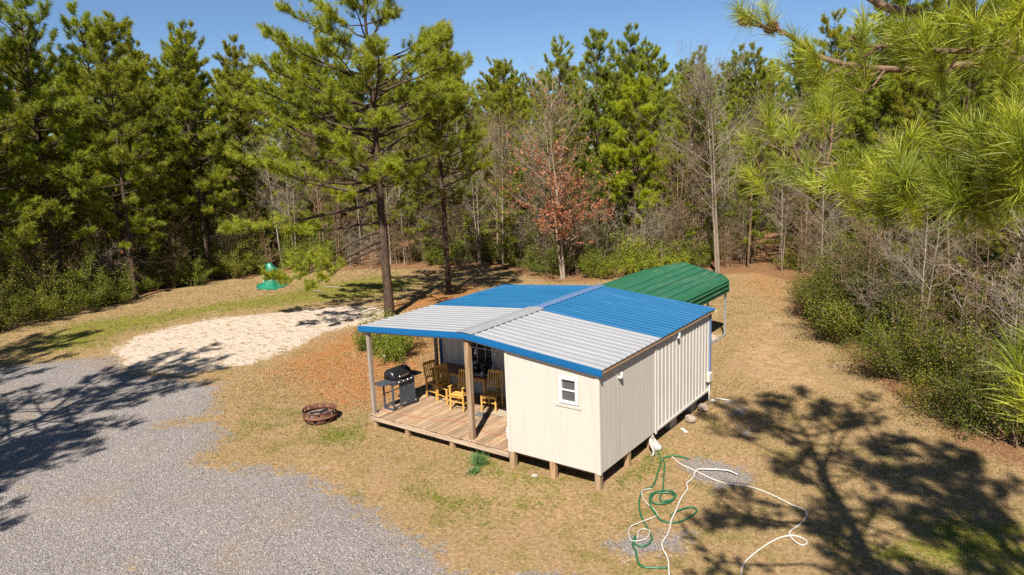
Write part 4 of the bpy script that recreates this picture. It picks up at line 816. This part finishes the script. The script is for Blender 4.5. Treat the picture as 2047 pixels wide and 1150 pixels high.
SHRUBS_R = [shrub(330, 2.6, 1.5, 20, 10, 9500, 0.064, 'leaf_dark', clump=0.13), shrub(331, 3.8, 1.7, 22, 11, 13000, 0.068, 'leaf_dark', clump=0.15), shrub(332, 1.8, 1.4, 18, 9, 7200, 0.06, 'leaf_dark', clump=0.12), shrub(333, 2.2, 1.4, 18, 10, 7000, 0.062, 'leaf_green', clump=0.12)]
PALE = [bare_tree(215+i, 4.2, 0.022, 9, 7, 5, 0.6, 0.35, stems=5, first=0.12, mt='palebark', jit=0.34, thin=0.0048) for i in range(2)]
SHRUBS = [shrub(300, 2.2, 1.5, 18, 8, 6500, 0.085), shrub(301, 3.0, 1.5, 18, 9, 7500, 0.085), shrub(302, 1.5, 1.4, 16, 7, 5000, 0.075), shrub(303, 4.2, 1.8, 20, 9, 8500, 0.09, low=0.05)]
BRIGHT = [shrub(310, 1.6, 1.5, 18, 8, 6500, 0.085, 'leaf_bright'), shrub(311, 2.6, 1.5, 18, 8, 6500, 0.085, 'leaf_bright')]
def pine_at(x, y, H, k, label, group, tilt=0.02, wide=1.0):
    s_ = H/16.0; return plant('pine', PINES[k % 5], TC, x, y, rnd.uniform(0, 6.28), s_*wide, 'pine_tree', label, 'pine tree', group, tilt, s_)
# the two yard pines
hl = lambda dx, dy: math.atan2(dy, dx)          # azimuth from image-like left/right vectors
LEFT = math.atan2(-0.6, -0.8); RIGHT = math.atan2(0.6, 0.8); TOWARD = math.atan2(-0.8, 0.6)
limbs = [(3.7, LEFT+0.62, 5.8, -27), (4.1, LEFT+0.42, 5.0, -24), (3.4, LEFT+0.85, 4.4, -22), (4.5, LEFT-0.15, 4.4, -8), (5.5, LEFT+0.30, 6.4, -12), (6.0, LEFT+0.15, 6.2, 2), (6.8, LEFT-0.3, 5.6, 6), (7.6, LEFT+0.3, 6.2, 12), (8.6, LEFT+0.05, 5.6, 18), (9.6, LEFT+0.4, 5.0, 14), (10.7, LEFT, 4.6, 18), (11.8, LEFT+0.3, 3.8, 24), (7.2, RIGHT+0.2, 4.6, 8), (8.3, RIGHT-0.3, 4.6, 14), (9.2, RIGHT+0.3, 4.4, 20), (10.2, RIGHT-0.2, 4.2, 16), (6.4, TOWARD+0.3, 3.6, 2), (8.0, TOWARD-0.4, 3.8, 10), (9.4, TOWARD+0.1, 3.4, 22), (11.2, RIGHT+0.4, 3.4, 22), (6.2, LEFT-0.55, 4.6, -2), (6.6, LEFT+0.75, 5.0, -8)]
ht = pine(11, H=16.2, base=6.2, spread=3.9, r0=0.235, needles=34, width=0.018, nlen=0.25, dens=1.5, dead=14, limbs=limbs, whorl=0.7, lean=0.006, upright=0.8)
plant('hero', ht, TC, -16.9, 10.05, 0, 1, 'pine_tree', 'tallest pine with a thick dark trunk and drooping limbs beside the white sand', 'pine tree')
ht2 = pine(12, H=12.6, base=5.2, spread=2.9, r0=0.16, needles=28, width=0.019, nlen=0.24, dens=1.0, dead=160, whorl=0.55, lean=0.01)
plant('hero2', ht2, TC, -17.85, 15.35, 0, 1, 'pine_tree', 'pine with a skirt of dead twigs standing behind the thick-trunked pine', 'pine tree')
ht3 = pine(13, H=10.8, base=3.7, spread=2.5, r0=0.10, needles=32, width=0.021, nlen=0.25, dens=1.15, dead=6, whorl=0.5, leaf='needle_bright')
plant('bright', ht3, TC, -12.5, 26.9, 0, 1, 'pine_tree', 'bright yellow-green pine right of the red-leaved beech', 'pine tree')
# front row along the left edge of the clearing
for i, (x, y, H, k) in enumerate(((-34.5, 0.2, 16.2, 1), (-36.2, 3.6, 17.2, 0), (-34.2, 6.6, 14.8, 2), (-36.6, 7.6, 15.8, 1), (-36.0, 12.4, 15.2, 4), (-38.8, 9.6, 16.0, 2), (-39.4, 14.6, 16.0, 1), (-37.5, -3.0, 17, 4), (-40.0, 1.0, 17.5, 0), (-33.5, -4.5, 16.0, 3))):
    pine_at(x, y, H, k, 'green pine in the front row along the left edge of the lawn', 'pines along the left edge of the lawn')
# forest behind: jittered rows, kept out of the clearing
cl = [(p[0], p[1]) for p in CLEAR]
def inside(x, y, poly=None): return sdf(np.array([[x, y]]), poly or cl)[0]
pts = []
def try_add(x, y, dmin):
    if inside(x, y) > (-3.6 if -30 < x < 0 else -1.6): return False
    if any((x-a)**2+(y-b)**2 < dmin*dmin for a, b in pts): return False
    pts.append((x, y)); return True
cand = 0
cvec = np.array(CAM[:2])
while len(pts) < 165 and cand < 14000:
    cand += 1
    az = R(-36.7+rnd.uniform(-41, 41)); dist = rnd.uniform(38, 92)
    x = CAM[0]+math.sin(az)*dist; y = CAM[1]+math.cos(az)*dist
    if try_add(x, y, 2.9):
        rel = math.degrees(az)+36.7
        if rel < -8: lb, gp = 'green pine deep in the woods behind the lawn and white sand', 'pines in the woods behind the lawn'
        elif rel < 14: lb, gp = 'slender green pine in the woods behind the cabin roof', 'pines in the woods behind the cabin'
        else: lb, gp = 'slender green pine in the woods behind the dirt path', 'pines in the woods behind the path'
        hz = 12.9+0.055*(dist-40)+rnd.uniform(-1.4, 1.4)
        if rel < -14: hz += 1.2
        if rel > 12: hz -= 0.6
        pine_at(x, y, hz, rnd.randint(0, 4), lb, gp)
# pines at right, mid-distance
for (x, y, H, k) in ((6.8, 19.0, 12.5, 3), (9.8, 13.5, 12.0, 0), (3.0, 24.5, 14, 1), (12.5, 20, 14, 2), (13.0, 10.5, 13.5, 1), (0.8, 30, 15, 4), (9.0, 26, 15, 3), (4.6, 17.6, 10.5, 3), (7.6, 15.0, 9.5, 0), (10.6, 17.0, 12, 3), (5.8, 22.5, 13, 0), (12.0, 14.0, 11, 3), (2.2, 27.5, 14, 3), (11.6, 23.5, 14, 0), (6.2, 27.0, 14.5, 1), (14.6, 16.0, 13, 3)):
    pine_at(x, y, H, k, 'pine rising out of the dense thicket right of the dirt path', 'pines in the right-hand thicket')
# bare trees
bt_ = bare_tree(220, 11.5, 0.085, 30, 9, 7, 0.44, 0.75, stems=2, first=0.3, jit=0.13)
plant('b', bt_, TC, -7.5, 27.3, 0.3, 1.0, 'bare_tree', 'leafless pale double-stemmed tree behind the green carport', 'bare tree')
bee = bare_tree(221, 11.0, 0.09, 32, 8, 6, 0.40, 0.45, stems=2, first=0.16, leaf='leaf_red', leafn=5200, leafs=0.15, jit=0.14)
plant('beech', bee, TC, -14.6, 21.9, 1.0, 1.0, 'beech_tree', 'beech still holding rusty red-brown leaves behind the blue roof', 'beech tree')
spots = [(-9.5, 29.0, 3, 1.1), (-18.5, 25.0, 0, 1.0), (-20.5, 25.2, 3, 0.95), (-22.5, 25.8, 0, 1.05), (-24.5, 25.0, 1, 1.0), (-26.0, 24.6, 3, 0.85), (-29.0, 22.0, 1, 0.9), (-31.0, 21.0, 0, 0.95), (-33.0, 19.0, 3, 0.85), (-35.5, 17.5, 0, 0.9), (-5.0, 31.0, 0, 0.95), (-3.4, 30.5, 2, 1.0), (-2.0, 28.5, 0, 0.9), (-28.0, 24.5, 3, 0.95), (-16.8, 23.5, 3, 1.0), (-30.5, 23.5, 0, 1.0), (-34.5, 20.5, 3, 1.05), (-37.5, 19.0, 1, 1.0), (-9.0, 32.5, 1, 1.0), (-23.5, 28.0, 3, 1.1), (-26.8, 27.5, 0, 1.1), (-19.6, 24.3, 2, 1.1), (-25.0, 23.6, 2, 1.0), (-28.4, 22.6, 0, 0.85), (-32.0, 19.6, 2, 1.0), (-17.6, 24.6, 1, 1.05), (-9.8, 26.8, 2, 1.2), (-6.4, 29.6, 3, 0.9), (-4.4, 29.2, 1, 0.75), (-21.4, 24.9, 0, 0.9), (-23.2, 24.4, 1, 0.9), (-30.0, 21.4, 3, 0.8), (-15.8, 23.6, 2, 1.1), (-34.4, 17.6, 1, 0.9)]
for (x, y, k, s_) in spots:
    plant('bare', BARES[k], TC, x, y, rnd.uniform(0, 6.28), s_*rnd.uniform(0.9, 1.1), 'bare_tree', 'leafless grey tree in the thicket at the back of the clearing', 'bare tree', 'bare trees at the back of the clearing', 0.05)
for (x, y, k, s_) in ((0.9, 17.6, 1, 0.62), (2.5, 15.0, 2, 0.8), (4.4, 12.6, 1, 0.75), (6.2, 10.0, 2, 0.85), (7.8, 8.6, 1, 0.7), (5.2, 15.2, 0, 0.75), (8.4, 12.0, 2, 0.95), (9.4, 8.4, 2, 0.8), (3.2, 19.0, 0, 0.8), (1.4, 21.5, 2, 1.0), (6.6, 13.4, 1, 0.8), (10.4, 10.6, 0, 0.7)):
    plant('bare', BARES[k], TC, x, y, rnd.uniform(0, 6.28), s_, 'bare_tree', 'leafless grey tree in the thicket right of the dirt path', 'bare tree', 'bare trees in the right-hand thicket', 0.08)
for (x, y, k, s_) in ((-35.4, 9.5, 2, 0.7), (-35.6, 14.0, 2, 0.8), (-36.5, 5.5, 2, 0.8), (-37.5, 11.5, 3, 0.8), (-35.2, 2.4, 2, 0.7)):
    plant('bare', BARES[k], TC, x, y, rnd.uniform(0, 6.28), s_, 'bare_tree', 'small leafless tree among the pines at the left edge of the lawn', 'bare tree', 'bare trees along the left edge', 0.08)
# undergrowth along the wood edges
def along(poly, n, depth, seed):
    rg = random.Random(seed); seg = [(Vector(a), Vector(b)) for a, b in zip(poly[:-1], poly[1:])]; Ls = [(b-a).length for a, b in seg]; tot = sum(Ls); out = []
    for i in range(n):
        d = (i+rg.random())/n*tot
        for (a, b), l in zip(seg, Ls):
            if d <= l: break
            d -= l
        t = (b-a).normalized(); nn = Vector((t.y, -t.x)); p = a+t*d
        q = p-nn*rg.uniform(*depth) ; out.append((q.x, q.y))
    return out
EL = [(-33.5, -2), (-33.3, 1.0), (-34.6, 7), (-35.0, 12), (-33.5, 16.5), (-27.5, 21.0)]
EC = [(-27.5, 21.5), (-21.5, 24.2), (-14.6, 21.6), (-8.0, 26.6), (-5.0, 29.6), (-3.0, 27.5)]
ER = [(-1.6, 20.5), (0.3, 17.2), (4.1, 10.8), (6.3, 7.0), (8.4, 5.8), (12, 4.2)]
def under(edge, n, depth, seed, meshes, pn, name, label, cat, group, lo, hi):
    rg = random.Random(seed)
    for (x, y) in along(edge, n, depth, seed):
        if sdf(np.array([[x, y]]), cl)[0] > -0.2: continue
        if name == 'evergreen_shrub' and -32.6 < x < -27 and 14.5 < y < 22: continue
        plant('u', rg.choice(meshes), pn, x, y, rg.uniform(0, 6.28), rg.uniform(lo, hi), name, label, cat, group, 0.05)
# sign: the wood lies on the left hand of each edge polyline as written
under(EL, 26, (-0.2, 3.0), 1, SHRUBS, SF, 'evergreen_shrub', 'leafy evergreen shrub under the pines left of the lawn', 'shrub', 'shrubs along the left wood edge', 0.6, 1.0)
under(EL, 20, (-0.6, 2.0), 2, BRUSH, TC, 'bare_brush', 'tangled leafless brush under the pines left of the lawn', 'brush', 'brush along the left wood edge', 0.7, 1.3)
under(EC, 30, (0.4, 5.0), 3, SHRUBS+BRIGHT, SF, 'evergreen_shrub', 'leafy green shrub at the foot of the woods behind the cabin', 'shrub', 'shrubs behind the cabin', 0.6, 1.05)
under(EC, 34, (0.3, 6.0), 4, BRUSH, TC, 'bare_brush', 'tangled leafless brush at the foot of the woods behind the cabin', 'brush', 'brush behind the cabin', 0.8, 1.5)
under(ER, 44, (0.3, 3.6), 5, SHRUBS_R, SF, 'evergreen_shrub', 'dark leafy shrub in the thicket right of the dirt path', 'shrub', 'shrubs right of the path', 0.7, 1.15)
under(ER, 20, (2.5, 7.5), 6, SHRUBS_R[:2], SF, 'evergreen_shrub', 'dark leafy shrub in the thicket right of the dirt path', 'shrub', 'shrubs right of the path', 0.9, 1.3)
under(ER, 6, (0.8, 4.0), 8, PALE, TC, 'arching_brush', 'pale arching leafless canes over the thicket right of the dirt path', 'brush', 'pale canes right of the path', 0.8, 1.25)
under(EL, 9, (-0.3, 1.6), 10, PALE, TC, 'arching_brush', 'pale leafless canes at the foot of the pines left of the lawn', 'brush', 'pale canes left of the lawn', 0.6, 1.0)
under(EC, 12, (0.6, 3.0), 9, PALE, TC, 'arching_brush', 'pale arching leafless canes at the foot of the woods behind the cabin', 'brush', 'pale canes behind the cabin', 0.9, 1.4)
under(ER, 6, (1.0, 5.0), 7, BRUSH, TC, 'bare_brush', 'tangled leafless brush in the thicket right of the dirt path', 'brush', 'brush right of the path', 0.9, 1.6)
for (x, y, s_) in ((-12.9, 23.0, 0.9), (-11.2, 23.8, 1.05), (-9.6, 25.2, 1.0)):
    plant('u', BRIGHT[1 if s_ > 1 else 0], SF, x, y, x, s_, 'flowering_shrub', 'bright yellow-green shrub just behind the green carport roof', 'shrub', 'bright shrubs behind the carport')
far_label = 'tall dark understory shrub deep inside the woods'
for i in range(120):
    az = R(-36.7+rnd.uniform(-40, 40)); dist = rnd.uniform(44, 90); x = CAM[0]+math.sin(az)*dist; y = CAM[1]+math.cos(az)*dist
    if inside(x, y) < -3.5: plant('u', SHRUBS[3], SF, x, y, rnd.uniform(0, 6.28), rnd.uniform(0.9, 1.35)*max(1, dist/52), 'understory_shrub', far_label, 'shrub', 'understory deep in the woods')
for (x, y, k, s_) in ((-32.2, -0.6, 1, 0.95), (-33.0, 1.6, 3, 0.8), (-33.3, 3.6, 1, 0.9), (-34.2, 5.2, 0, 1.0), (-35.2, 10.6, 1, 0.8), (-36.6, 13.6, 3, 0.8), (-31.6, -2.6, 0, 1.0)):
    plant('u', SHRUBS[k], SF, x, y, x, s_, 'evergreen_shrub', 'leafy evergreen shrub under the pines left of the lawn', 'shrub', 'shrubs along the left wood edge')
for (x, y, s_) in ((-37.0, 16.5, 0.42), (-30.0, 22.6, 0.38), (-24.0, 24.8, 0.40), (-19.4, 24.4, 0.42), (-16.0, 26.0, 0.5), (-10.5, 28.5, 0.45), (-6.6, 31.0, 0.42), (2.4, 18.6, 0.36), (7.0, 11.6, 0.38), (-27.0, 23.8, 0.5), (-21.6, 27.4, 0.62)):
    plant('u', PINES[3], TC, x, y, y, s_*1.15, 'young_pine', 'young low-branched pine in the brush at the wood edge', 'pine tree', 'young pines along the wood edge')
# shrub beside the porch
ps = shrub(320, 1.15, 1.25, 22, 9, 7000, 0.062, 'leaf_bright', clump=0.08)
plant('s', ps, SF, -11.75, 5.35, 0.4, 1.18, 'round_shrub', 'round bright green shrub growing beyond the porch corner', 'shrub')
plant('s', shrub(321, 0.9, 1.0, 16, 8, 4200, 0.055, 'leaf_green'), SF, -13.35, 5.6, 0, 1.0, 'round_shrub', 'darker low shrub beside the bright round one near the porch', 'shrub')
plant('s', shrub(322, 0.8, 0.8, 14, 6, 2600, 0.05, 'leaf_green'), SF, -10.1, 6.7, 2, 1.0, 'round_shrub', 'small low shrub between the round shrub and the cabin wall', 'shrub')
# off-frame pines whose shadows fall on the gravel and on the grass at right
SH = [pine(401, H=17.0, base=5.0, spread=4.0, r0=0.2, needles=18, width=0.024, nlen=0.26, dens=1.3, dead=8, whorl=0.6, lean=0.004)]
plant('p', SH[0], TC, -13.6, -11.2, 0.5, 0.88, 'pine_tree', 'pine whose crown casts the broad shadow across the gravel drive', 'pine tree')
plant('p', SH[0], TC, -21.5, -13.5, 2.1, 0.95, 'pine_tree', 'pine casting the shadow on the lawn edge beside the gravel', 'pine tree')
plant('p', SH[0], TC, 11.9, -7.7, 4.0, 0.92, 'pine_tree', 'pine casting the slanting trunk shadow beside the thicket', 'pine tree')
plant('p', SH[0], TC, -9.6, -15.4, 1.3, 0.72, 'pine_tree', 'smaller pine shading the near corner of the gravel drive', 'pine tree')
# the near pine with long-needled branches reaching into view
np_t = pine(402, H=18.5, base=10.6, spread=3.6, r0=0.23, needles=20, width=0.022, nlen=0.25, dens=0.85, dead=0, whorl=0.7, lean=0.0)
near = plant('n', np_t, TC, 9.3, -8.0, 0, 1, 'pine_tree', 'near pine with long bright needles whose branches hang over the thicket at right', 'pine tree')
NL = Vector((9.3, -8.0, float(gz(np.array(9.3), np.array(-8.0)))))
fw_ = np.array(_f); rw_ = np.array(_r2); uw_ = np.array(_u2)
def cpt(px, py, dist):
    d = fw_+rw_*(px-1023.5)/1395.0-uw_*(py-575.0)/1395.0; d = d/np.linalg.norm(d); return np.array(CAM)+d*dist-np.array(NL)
HB = HERO_BRANCHES = [
 # limb points as (across, down, metres) bearings, then shoot tips
 ([(2350, 120, 5.6), (2060, 118, 5.2), (1900, 132, 5.0), (1770, 138, 4.9), (1650, 118, 5.0), (1570, 66, 5.2), (1500, 48, 5.4)],
  [(1478, 20, 5.5), (1532, 22, 5.2), (1590, 80, 5.0), (1625, 110, 4.8), (1690, 165, 4.7), (1730, 120, 4.9), (1820, 90, 4.9), (1880, 95, 4.8), (1960, 95, 5.0), (2020, 130, 5.0), (1570, 130, 5.1), (1640, 165, 4.9)], 0.024),
 ([(2350, 60, 5.0), (2080, 70, 4.6), (1960, 100, 4.5), (1860, 100, 4.5), (1760, 92, 4.6), (1700, 95, 4.7)],
  [(1728, 50, 4.6), (1800, 75, 4.5), (1810, 60, 4.4), (1850, 70, 4.4), (1900, 40, 4.3), (1950, 55, 4.2), (2000, 50, 4.0), (2040, 60, 3.9), (1880, 130, 4.5), (1990, 100, 4.2), (2045, 20, 3.7)], 0.018),
 ([(2400, -60, 6.6), (2000, 30, 6.4), (1800, 22, 6.3), (1720, -15, 6.4), (1640, -60, 6.6)], [(1930, 10, 6.2), (1860, 30, 6.2), (1980, 25, 6.2), (2040, 15, 6.3)], 0.04),
 ([(2350, 330, 4.9), (2060, 330, 4.6), (1900, 325, 4.5), (1780, 328, 4.5), (1690, 330, 4.5), (1600, 318, 4.6), (1540, 290, 4.6)],
  [(1537, 225, 4.6), (1570, 335, 4.5), (1615, 330, 4.5), (1665, 195, 4.7), (1645, 225, 4.7), (1690, 335, 4.3), (1720, 315, 4.3), (1785, 305, 4.4), (1835, 300, 4.4), (1855, 350, 4.2), (1895, 310, 4.4), (1500, 345, 4.7)], 0.017),
 ([(2350, 400, 4.3), (2080, 385, 4.0), (1980, 380, 3.9), (1880, 395, 3.9), (1780, 392, 4.0), (1720, 380, 4.1)],
  [(1700, 380, 4.0), (1755, 350, 3.9), (1800, 355, 3.8), (1815, 395, 3.8), (1870, 345, 3.8), (1895, 365, 3.7), (1940, 340, 3.7), (1985, 345, 3.6), (2025, 330, 3.6), (2040, 380, 3.5), (1960, 400, 3.7), (1760, 395, 3.9), (1920, 395, 3.7)], 0.016),
 ([(2350, 300, 3.9), (2120, 290, 3.7), (2020, 285, 3.6), (1960, 275, 3.6)], [(1965, 265, 3.6), (2010, 270, 3.5), (2045, 290, 3.4), (2030, 250, 3.5), (1990, 300, 3.6)], 0.012),
 ([(2400, 820, 3.2), (2180, 800, 3.0), (2090, 775, 2.9), (2050, 745, 2.85)], [(2035, 730, 2.85), (2085, 700, 2.9), (2100, 790, 2.8)], 0.010),
]
rngH = np.random.default_rng(77)
for pts_, tips_, r0_ in HB:
    A = [cpt(*p) for p in pts_]
    tr = np.array([0, 0, A[0][2]-0.3]); A = [tr, (tr+A[0])/2+np.array([0, 0, 0.1])]+A
    q = catmull([tuple(p) for p in A], 5); k = len(q)
    mb = MB(); mb.tube(q, [r0_*(1.5-1.1*i/k) for i in range(k)], 7)
    qa = np.array([tuple(p) for p in q]); T_ = []; AX = []
    for tip in tips_:
        c = cpt(*tip); lo = int(k*0.3); dd = np.linalg.norm(qa[lo:]-c, axis=1)+0.25*np.abs(np.linspace(0, 1, k-lo)-0.5)*0; j = lo+int(np.argmin(dd)); j = max(lo, j-2); b = qa[j]
        md = (b+c)/2+rngH.normal(0, 0.03, 3)+np.array([0, 0, -0.06]); mb.tube(catmull([tuple(b), tuple(md), tuple(c)], 4), [0.009-0.0006*i for i in range(9)], 5)
        ax = unit(c-md+np.array([0, 0, 0.10])); T_ += [c, c-ax*0.07, c-ax*0.14]; AX += [ax, ax, ax]
        if rngH.random() < 0.25:
            s2 = unit(ax+rngH.normal(0, 0.6, 3)); c2 = md+s2*0.22; mb.tube([tuple(md), tuple(c2)], [0.006, 0.004], 5); T_ += [c2, c2-s2*0.06]; AX += [s2, s2]
    bo = mb.build('branch', M['hero_bark'], near, True)
    V, F, a = blades(np.array(T_), np.array(AX), 80, 0.150, 0.0028, rngH, (8, 78), 0.05, None, True); C = Geo(); C.add(V, F, a)
    link('needles', C.mesh('needles', M['needle_near']), None, bo)
# cones on the near branch
for (px, py, d, rz) in ((1713, 82, 4.72, 0.3), (1538, 57, 5.2, 1.2), (1487, 42, 5.35, 2.0)):
    P0 = Vector(cpt(px, py, d)); mb = MB()
    for i in range(7):
        zz = -0.045+i*0.015; rr = 0.032*math.sin(math.pi*(i+1.2)/8.6)
        for k in range(8):
            a = 2*math.pi*(k+0.5*(i % 2))/8; c, s_ = math.cos(a), math.sin(a)
            mb.add([(rr*0.4*c, rr*0.4*s_, zz), ((rr+0.006)*math.cos(a-0.3), (rr+0.006)*math.sin(a-0.3), zz+0.012), ((rr+0.010)*c, (rr+0.010)*s_, zz+0.020), ((rr+0.006)*math.cos(a+0.3), (rr+0.006)*math.sin(a+0.3), zz+0.012)], [(0, 1, 2, 3)])
    o = mb.build('pine_cone', M['cone'], near, solid=0.003); o.location = P0; o.rotation_euler = (R(80), 0.2, rz)
# blue-green plant before the deck
rngP = np.random.default_rng(5); m = 46; pb = np.c_[rngP.normal(0, 0.05, (m, 2)), np.zeros(m)]
V, F, a = blades(pb, np.tile([0, 0, 1.0], (m, 1)), 3, 0.42, 0.022, rngP, (3, 42), 0.0, None, True); C = Geo(); C.add(V, F, a)
o = link('blade_plant', C.mesh('blade_plant', M['leaf_blue'])); o.location = (-3.05, -0.40, 0.0); tag(o, 'clump of blue-green blades growing in front of the deck edge', 'plant')
V, F, a = blades(pb[:26]*0.8, np.tile([0, 0, 1.0], (26, 1)), 3, 0.24, 0.02, rngP, (3, 60), 0.0, None, True); C = Geo(); C.add(V, F, a)
o = link('blade_plant', C.mesh('blade_plant', M['leaf_blue'])); o.location = (-2.88, -0.78, 0.0); tag(o, 'smaller blue-green blade clump in front of the larger one', 'plant')
# ------------------------------------------------------------------ loose cover: grass, gravel, litter
rngG = np.random.default_rng(31)
def scatter(n, x0, x1, y0, y1): return np.c_[rngG.uniform(x0, x1, n), rngG.uniform(y0, y1, n)]
def keep_view(P, marg=1.12):
    d = np.c_[P, np.zeros(len(P))]-np.array(CAM); z = d@fw_; u_ = (d@rw_)/z*1395; v2 = -(d@uw_)/z*1395
    return (z > 0.5) & (np.abs(u_) < 1024*marg) & (np.abs(v2) < 575*marg)
def build_footprint(P): return ((P[:, 0] > -7.3) & (P[:, 0] < 0.05) & (P[:, 1] > -0.05) & (P[:, 1] < 6.5))
P = np.concatenate([scatter(60000, -14, 10, -6, 9), scatter(40000, -34, 4, -4, 26)]); P = P[keep_view(P) & ~build_footprint(P)]
zg, zs, zt, zr, zf_, zb_ = zones(P); r1 = rngG.random(len(P)); ok = (r1 > zg*1.25) & (r1 > zs*1.35) & (rngG.random(len(P)) > 0.75*np.maximum(zf_, np.maximum(zt*0.9, zb_))); P = P[ok]; gw_ = zr[ok]
dist = np.linalg.norm(P-np.array(CAM[:2]), axis=1)
pos = np.c_[P, gz(P[:, 0], P[:, 1])]; hh = 0.045*np.clip(dist/16, 0.8, 1.8)
pt_ = np.repeat(pos, 4, 0); m = len(pt_); ang = rngG.uniform(0, 6.28, m); ln = np.repeat(hh, 4)*rngG.uniform(0.6, 1.5, m); til = rngG.uniform(0.3, 1.3, m)
d = np.stack([np.cos(ang)*til, np.sin(ang)*til, np.ones(m)*0.75], -1); d = unit(d); sd3 = np.stack([-np.sin(ang), np.cos(ang), np.zeros(m)], -1)*(0.006*np.repeat(np.clip(dist/14, 0.8, 2.2), 4))[:, None]
pt_ = pt_+np.c_[rngG.normal(0, 0.03, (m, 2)), np.full(m, -0.004)]; V = np.stack([pt_-sd3, pt_+sd3, pt_+d*ln[:, None]], 1).reshape(-1, 3)
gt = np.repeat(np.repeat(np.clip(gw_*1.0+rngG.normal(-0.05, 0.18, len(P)), 0, 1), 4), 3)
gm = leafmat('short_grass_blades', (0.34, 0.235, 0.105), (0.13, 0.155, 0.018), 0.25, 0.0, 0.02)
C = Geo(); C.add(V, np.arange(len(V)).reshape(-1, 3), gt); tag(link('short_grass', C.mesh('short_grass', gm)), 'short dry and green grass over the yard', 'grass', kind='stuff')
# greener taller tufts where the grass grows
Pg = []
for p in GREEN[:6]:
    q = np.array(p); Q = scatter(5200, q[:, 0].min()-0.5, q[:, 0].max()+0.5, q[:, 1].min()-0.5, q[:, 1].max()+0.5); Q = Q[rngG.random(len(Q)) < wt(Q, p, 0.5)*0.55]; Pg.append(Q)
Q = scatter(2600, -9, 9, -4, 8); Pg.append(Q[rngG.random(len(Q)) < 0.25])
P = np.concatenate(Pg); P = P[keep_view(P) & ~build_footprint(P) & (zones(P)[0] < 0.5)]; nclump = (np.sin(P[:, 0]*3.1+1.3*np.sin(P[:, 1]*2.3))+np.sin(P[:, 1]*3.7+P[:, 0])) > -0.3; P = P[nclump]
V, F, a = blades(np.c_[P, gz(P[:, 0], P[:, 1])], np.tile([0, 0, 1.0], (len(P), 1)), 5, 0.075, 0.009, rngG, (10, 75), 0.0, np.clip(rngG.normal(0.5, 0.25, len(P)), 0, 1))
C = Geo(); C.add(V, F, a); tag(link('green_tufts', C.mesh('green_tufts', leafmat('fresh_grass_blades', (0.10, 0.14, 0.012), (0.27, 0.31, 0.03), 0.35, 0.0, 0.02))), 'fresh green grass tufts round the cabin', 'grass', kind='stuff')
def stones(P, size, name, mat, label, cat):
    n = len(P); base = np.array([[1, 0, 0], [0, 1, 0], [-1, 0, 0], [0, -1, 0], [0, 0, 0.8], [0.6, 0.6, 0.45], [-0.6, -0.6, 0.5]], float)
    tri = np.array([[0, 5, 4], [5, 1, 4], [1, 2, 4], [2, 6, 4], [6, 3, 4], [3, 0, 4], [0, 1, 5], [2, 3, 6]])
    an = rngG.uniform(0, 6.28, n); s_ = size*rngG.uniform(0.5, 1.5, n); V = base[None]*np.stack([s_*rngG.uniform(0.7, 1.3, n), s_*rngG.uniform(0.6, 1.1, n), s_*rngG.uniform(0.6, 1.2, n)], -1)[:, None, :]
    V = V+rngG.normal(0, 0.15, V.shape)*s_[:, None, None]; c, s2 = np.cos(an)[:, None], np.sin(an)[:, None]
    X = V[:, :, 0]*c-V[:, :, 1]*s2; Y = V[:, :, 0]*s2+V[:, :, 1]*c; V = np.stack([X+P[:, :1], Y+P[:, 1:2], V[:, :, 2]+gz(P[:, 0], P[:, 1])[:, None]-0.002], -1).reshape(-1, 3)
    F = (np.arange(n)[:, None, None]*7+tri[None]).reshape(-1, 3); C = Geo(); C.add(V, F, np.repeat(rngG.random(n), 7)); tag(link(name, C.mesh(name, mat)), label, cat, kind='stuff')
Ng = NT('gravel_stones'); av = Ng.new('Attribute', attribute_name='v').outputs['Fac']
Ng.val(Ng.p.inputs['Base Color'], Ng.ramp(av, [(0.0, (0.15, 0.128, 0.112)), (0.35, (0.24, 0.212, 0.192)), (0.7, (0.29, 0.258, 0.236)), (1.0, (0.36, 0.325, 0.30))])); Ng.p.inputs['Roughness'].default_value = 0.9
P = np.concatenate([scatter(60000, -16, 2.6, -9, 0.5), scatter(9000, -24, -14, -6, 0.3), scatter(6000, 0, 3, -2.4, 7.4)]); P = P[keep_view(P) & ~build_footprint(P)]; zg = zones(P)[0]; P = P[rngG.random(len(P)) < np.clip((zg-0.3)*1.4, 0, 1)]
stones(P, 0.014, 'gravel', Ng.m, 'grey crushed gravel of the drive', 'gravel')
# pine straw and dead leaves
P = np.concatenate([scatter(9000, -20, -7, -1, 18), scatter(5000, -8, 8, 6, 30), scatter(6000, -36, -8, 0, 28), scatter(3000, -9, 6, -5, 7)]); P = P[keep_view(P) & ~build_footprint(P)]
zg, zs, zt, zr, zf_, zb_ = zones(P); P = P[rngG.random(len(P)) < np.clip(zt+zf_*0.8+0.10+zs*0.05-zg*0.08, 0, 1)]
V, F, a = leaves(np.c_[P, gz(P[:, 0], P[:, 1])+0.012], 0.075, rngG, None, 2.5); C = Geo(); C.add(V, F, a); tag(link('fallen_leaves', C.mesh('fallen_leaves', leafmat('fallen_leaf_litter', (0.10, 0.042, 0.018), (0.38, 0.20, 0.085), 0.2, 0.0, 0.02))), 'brown fallen leaves and pine straw on the ground', 'leaves', kind='stuff')
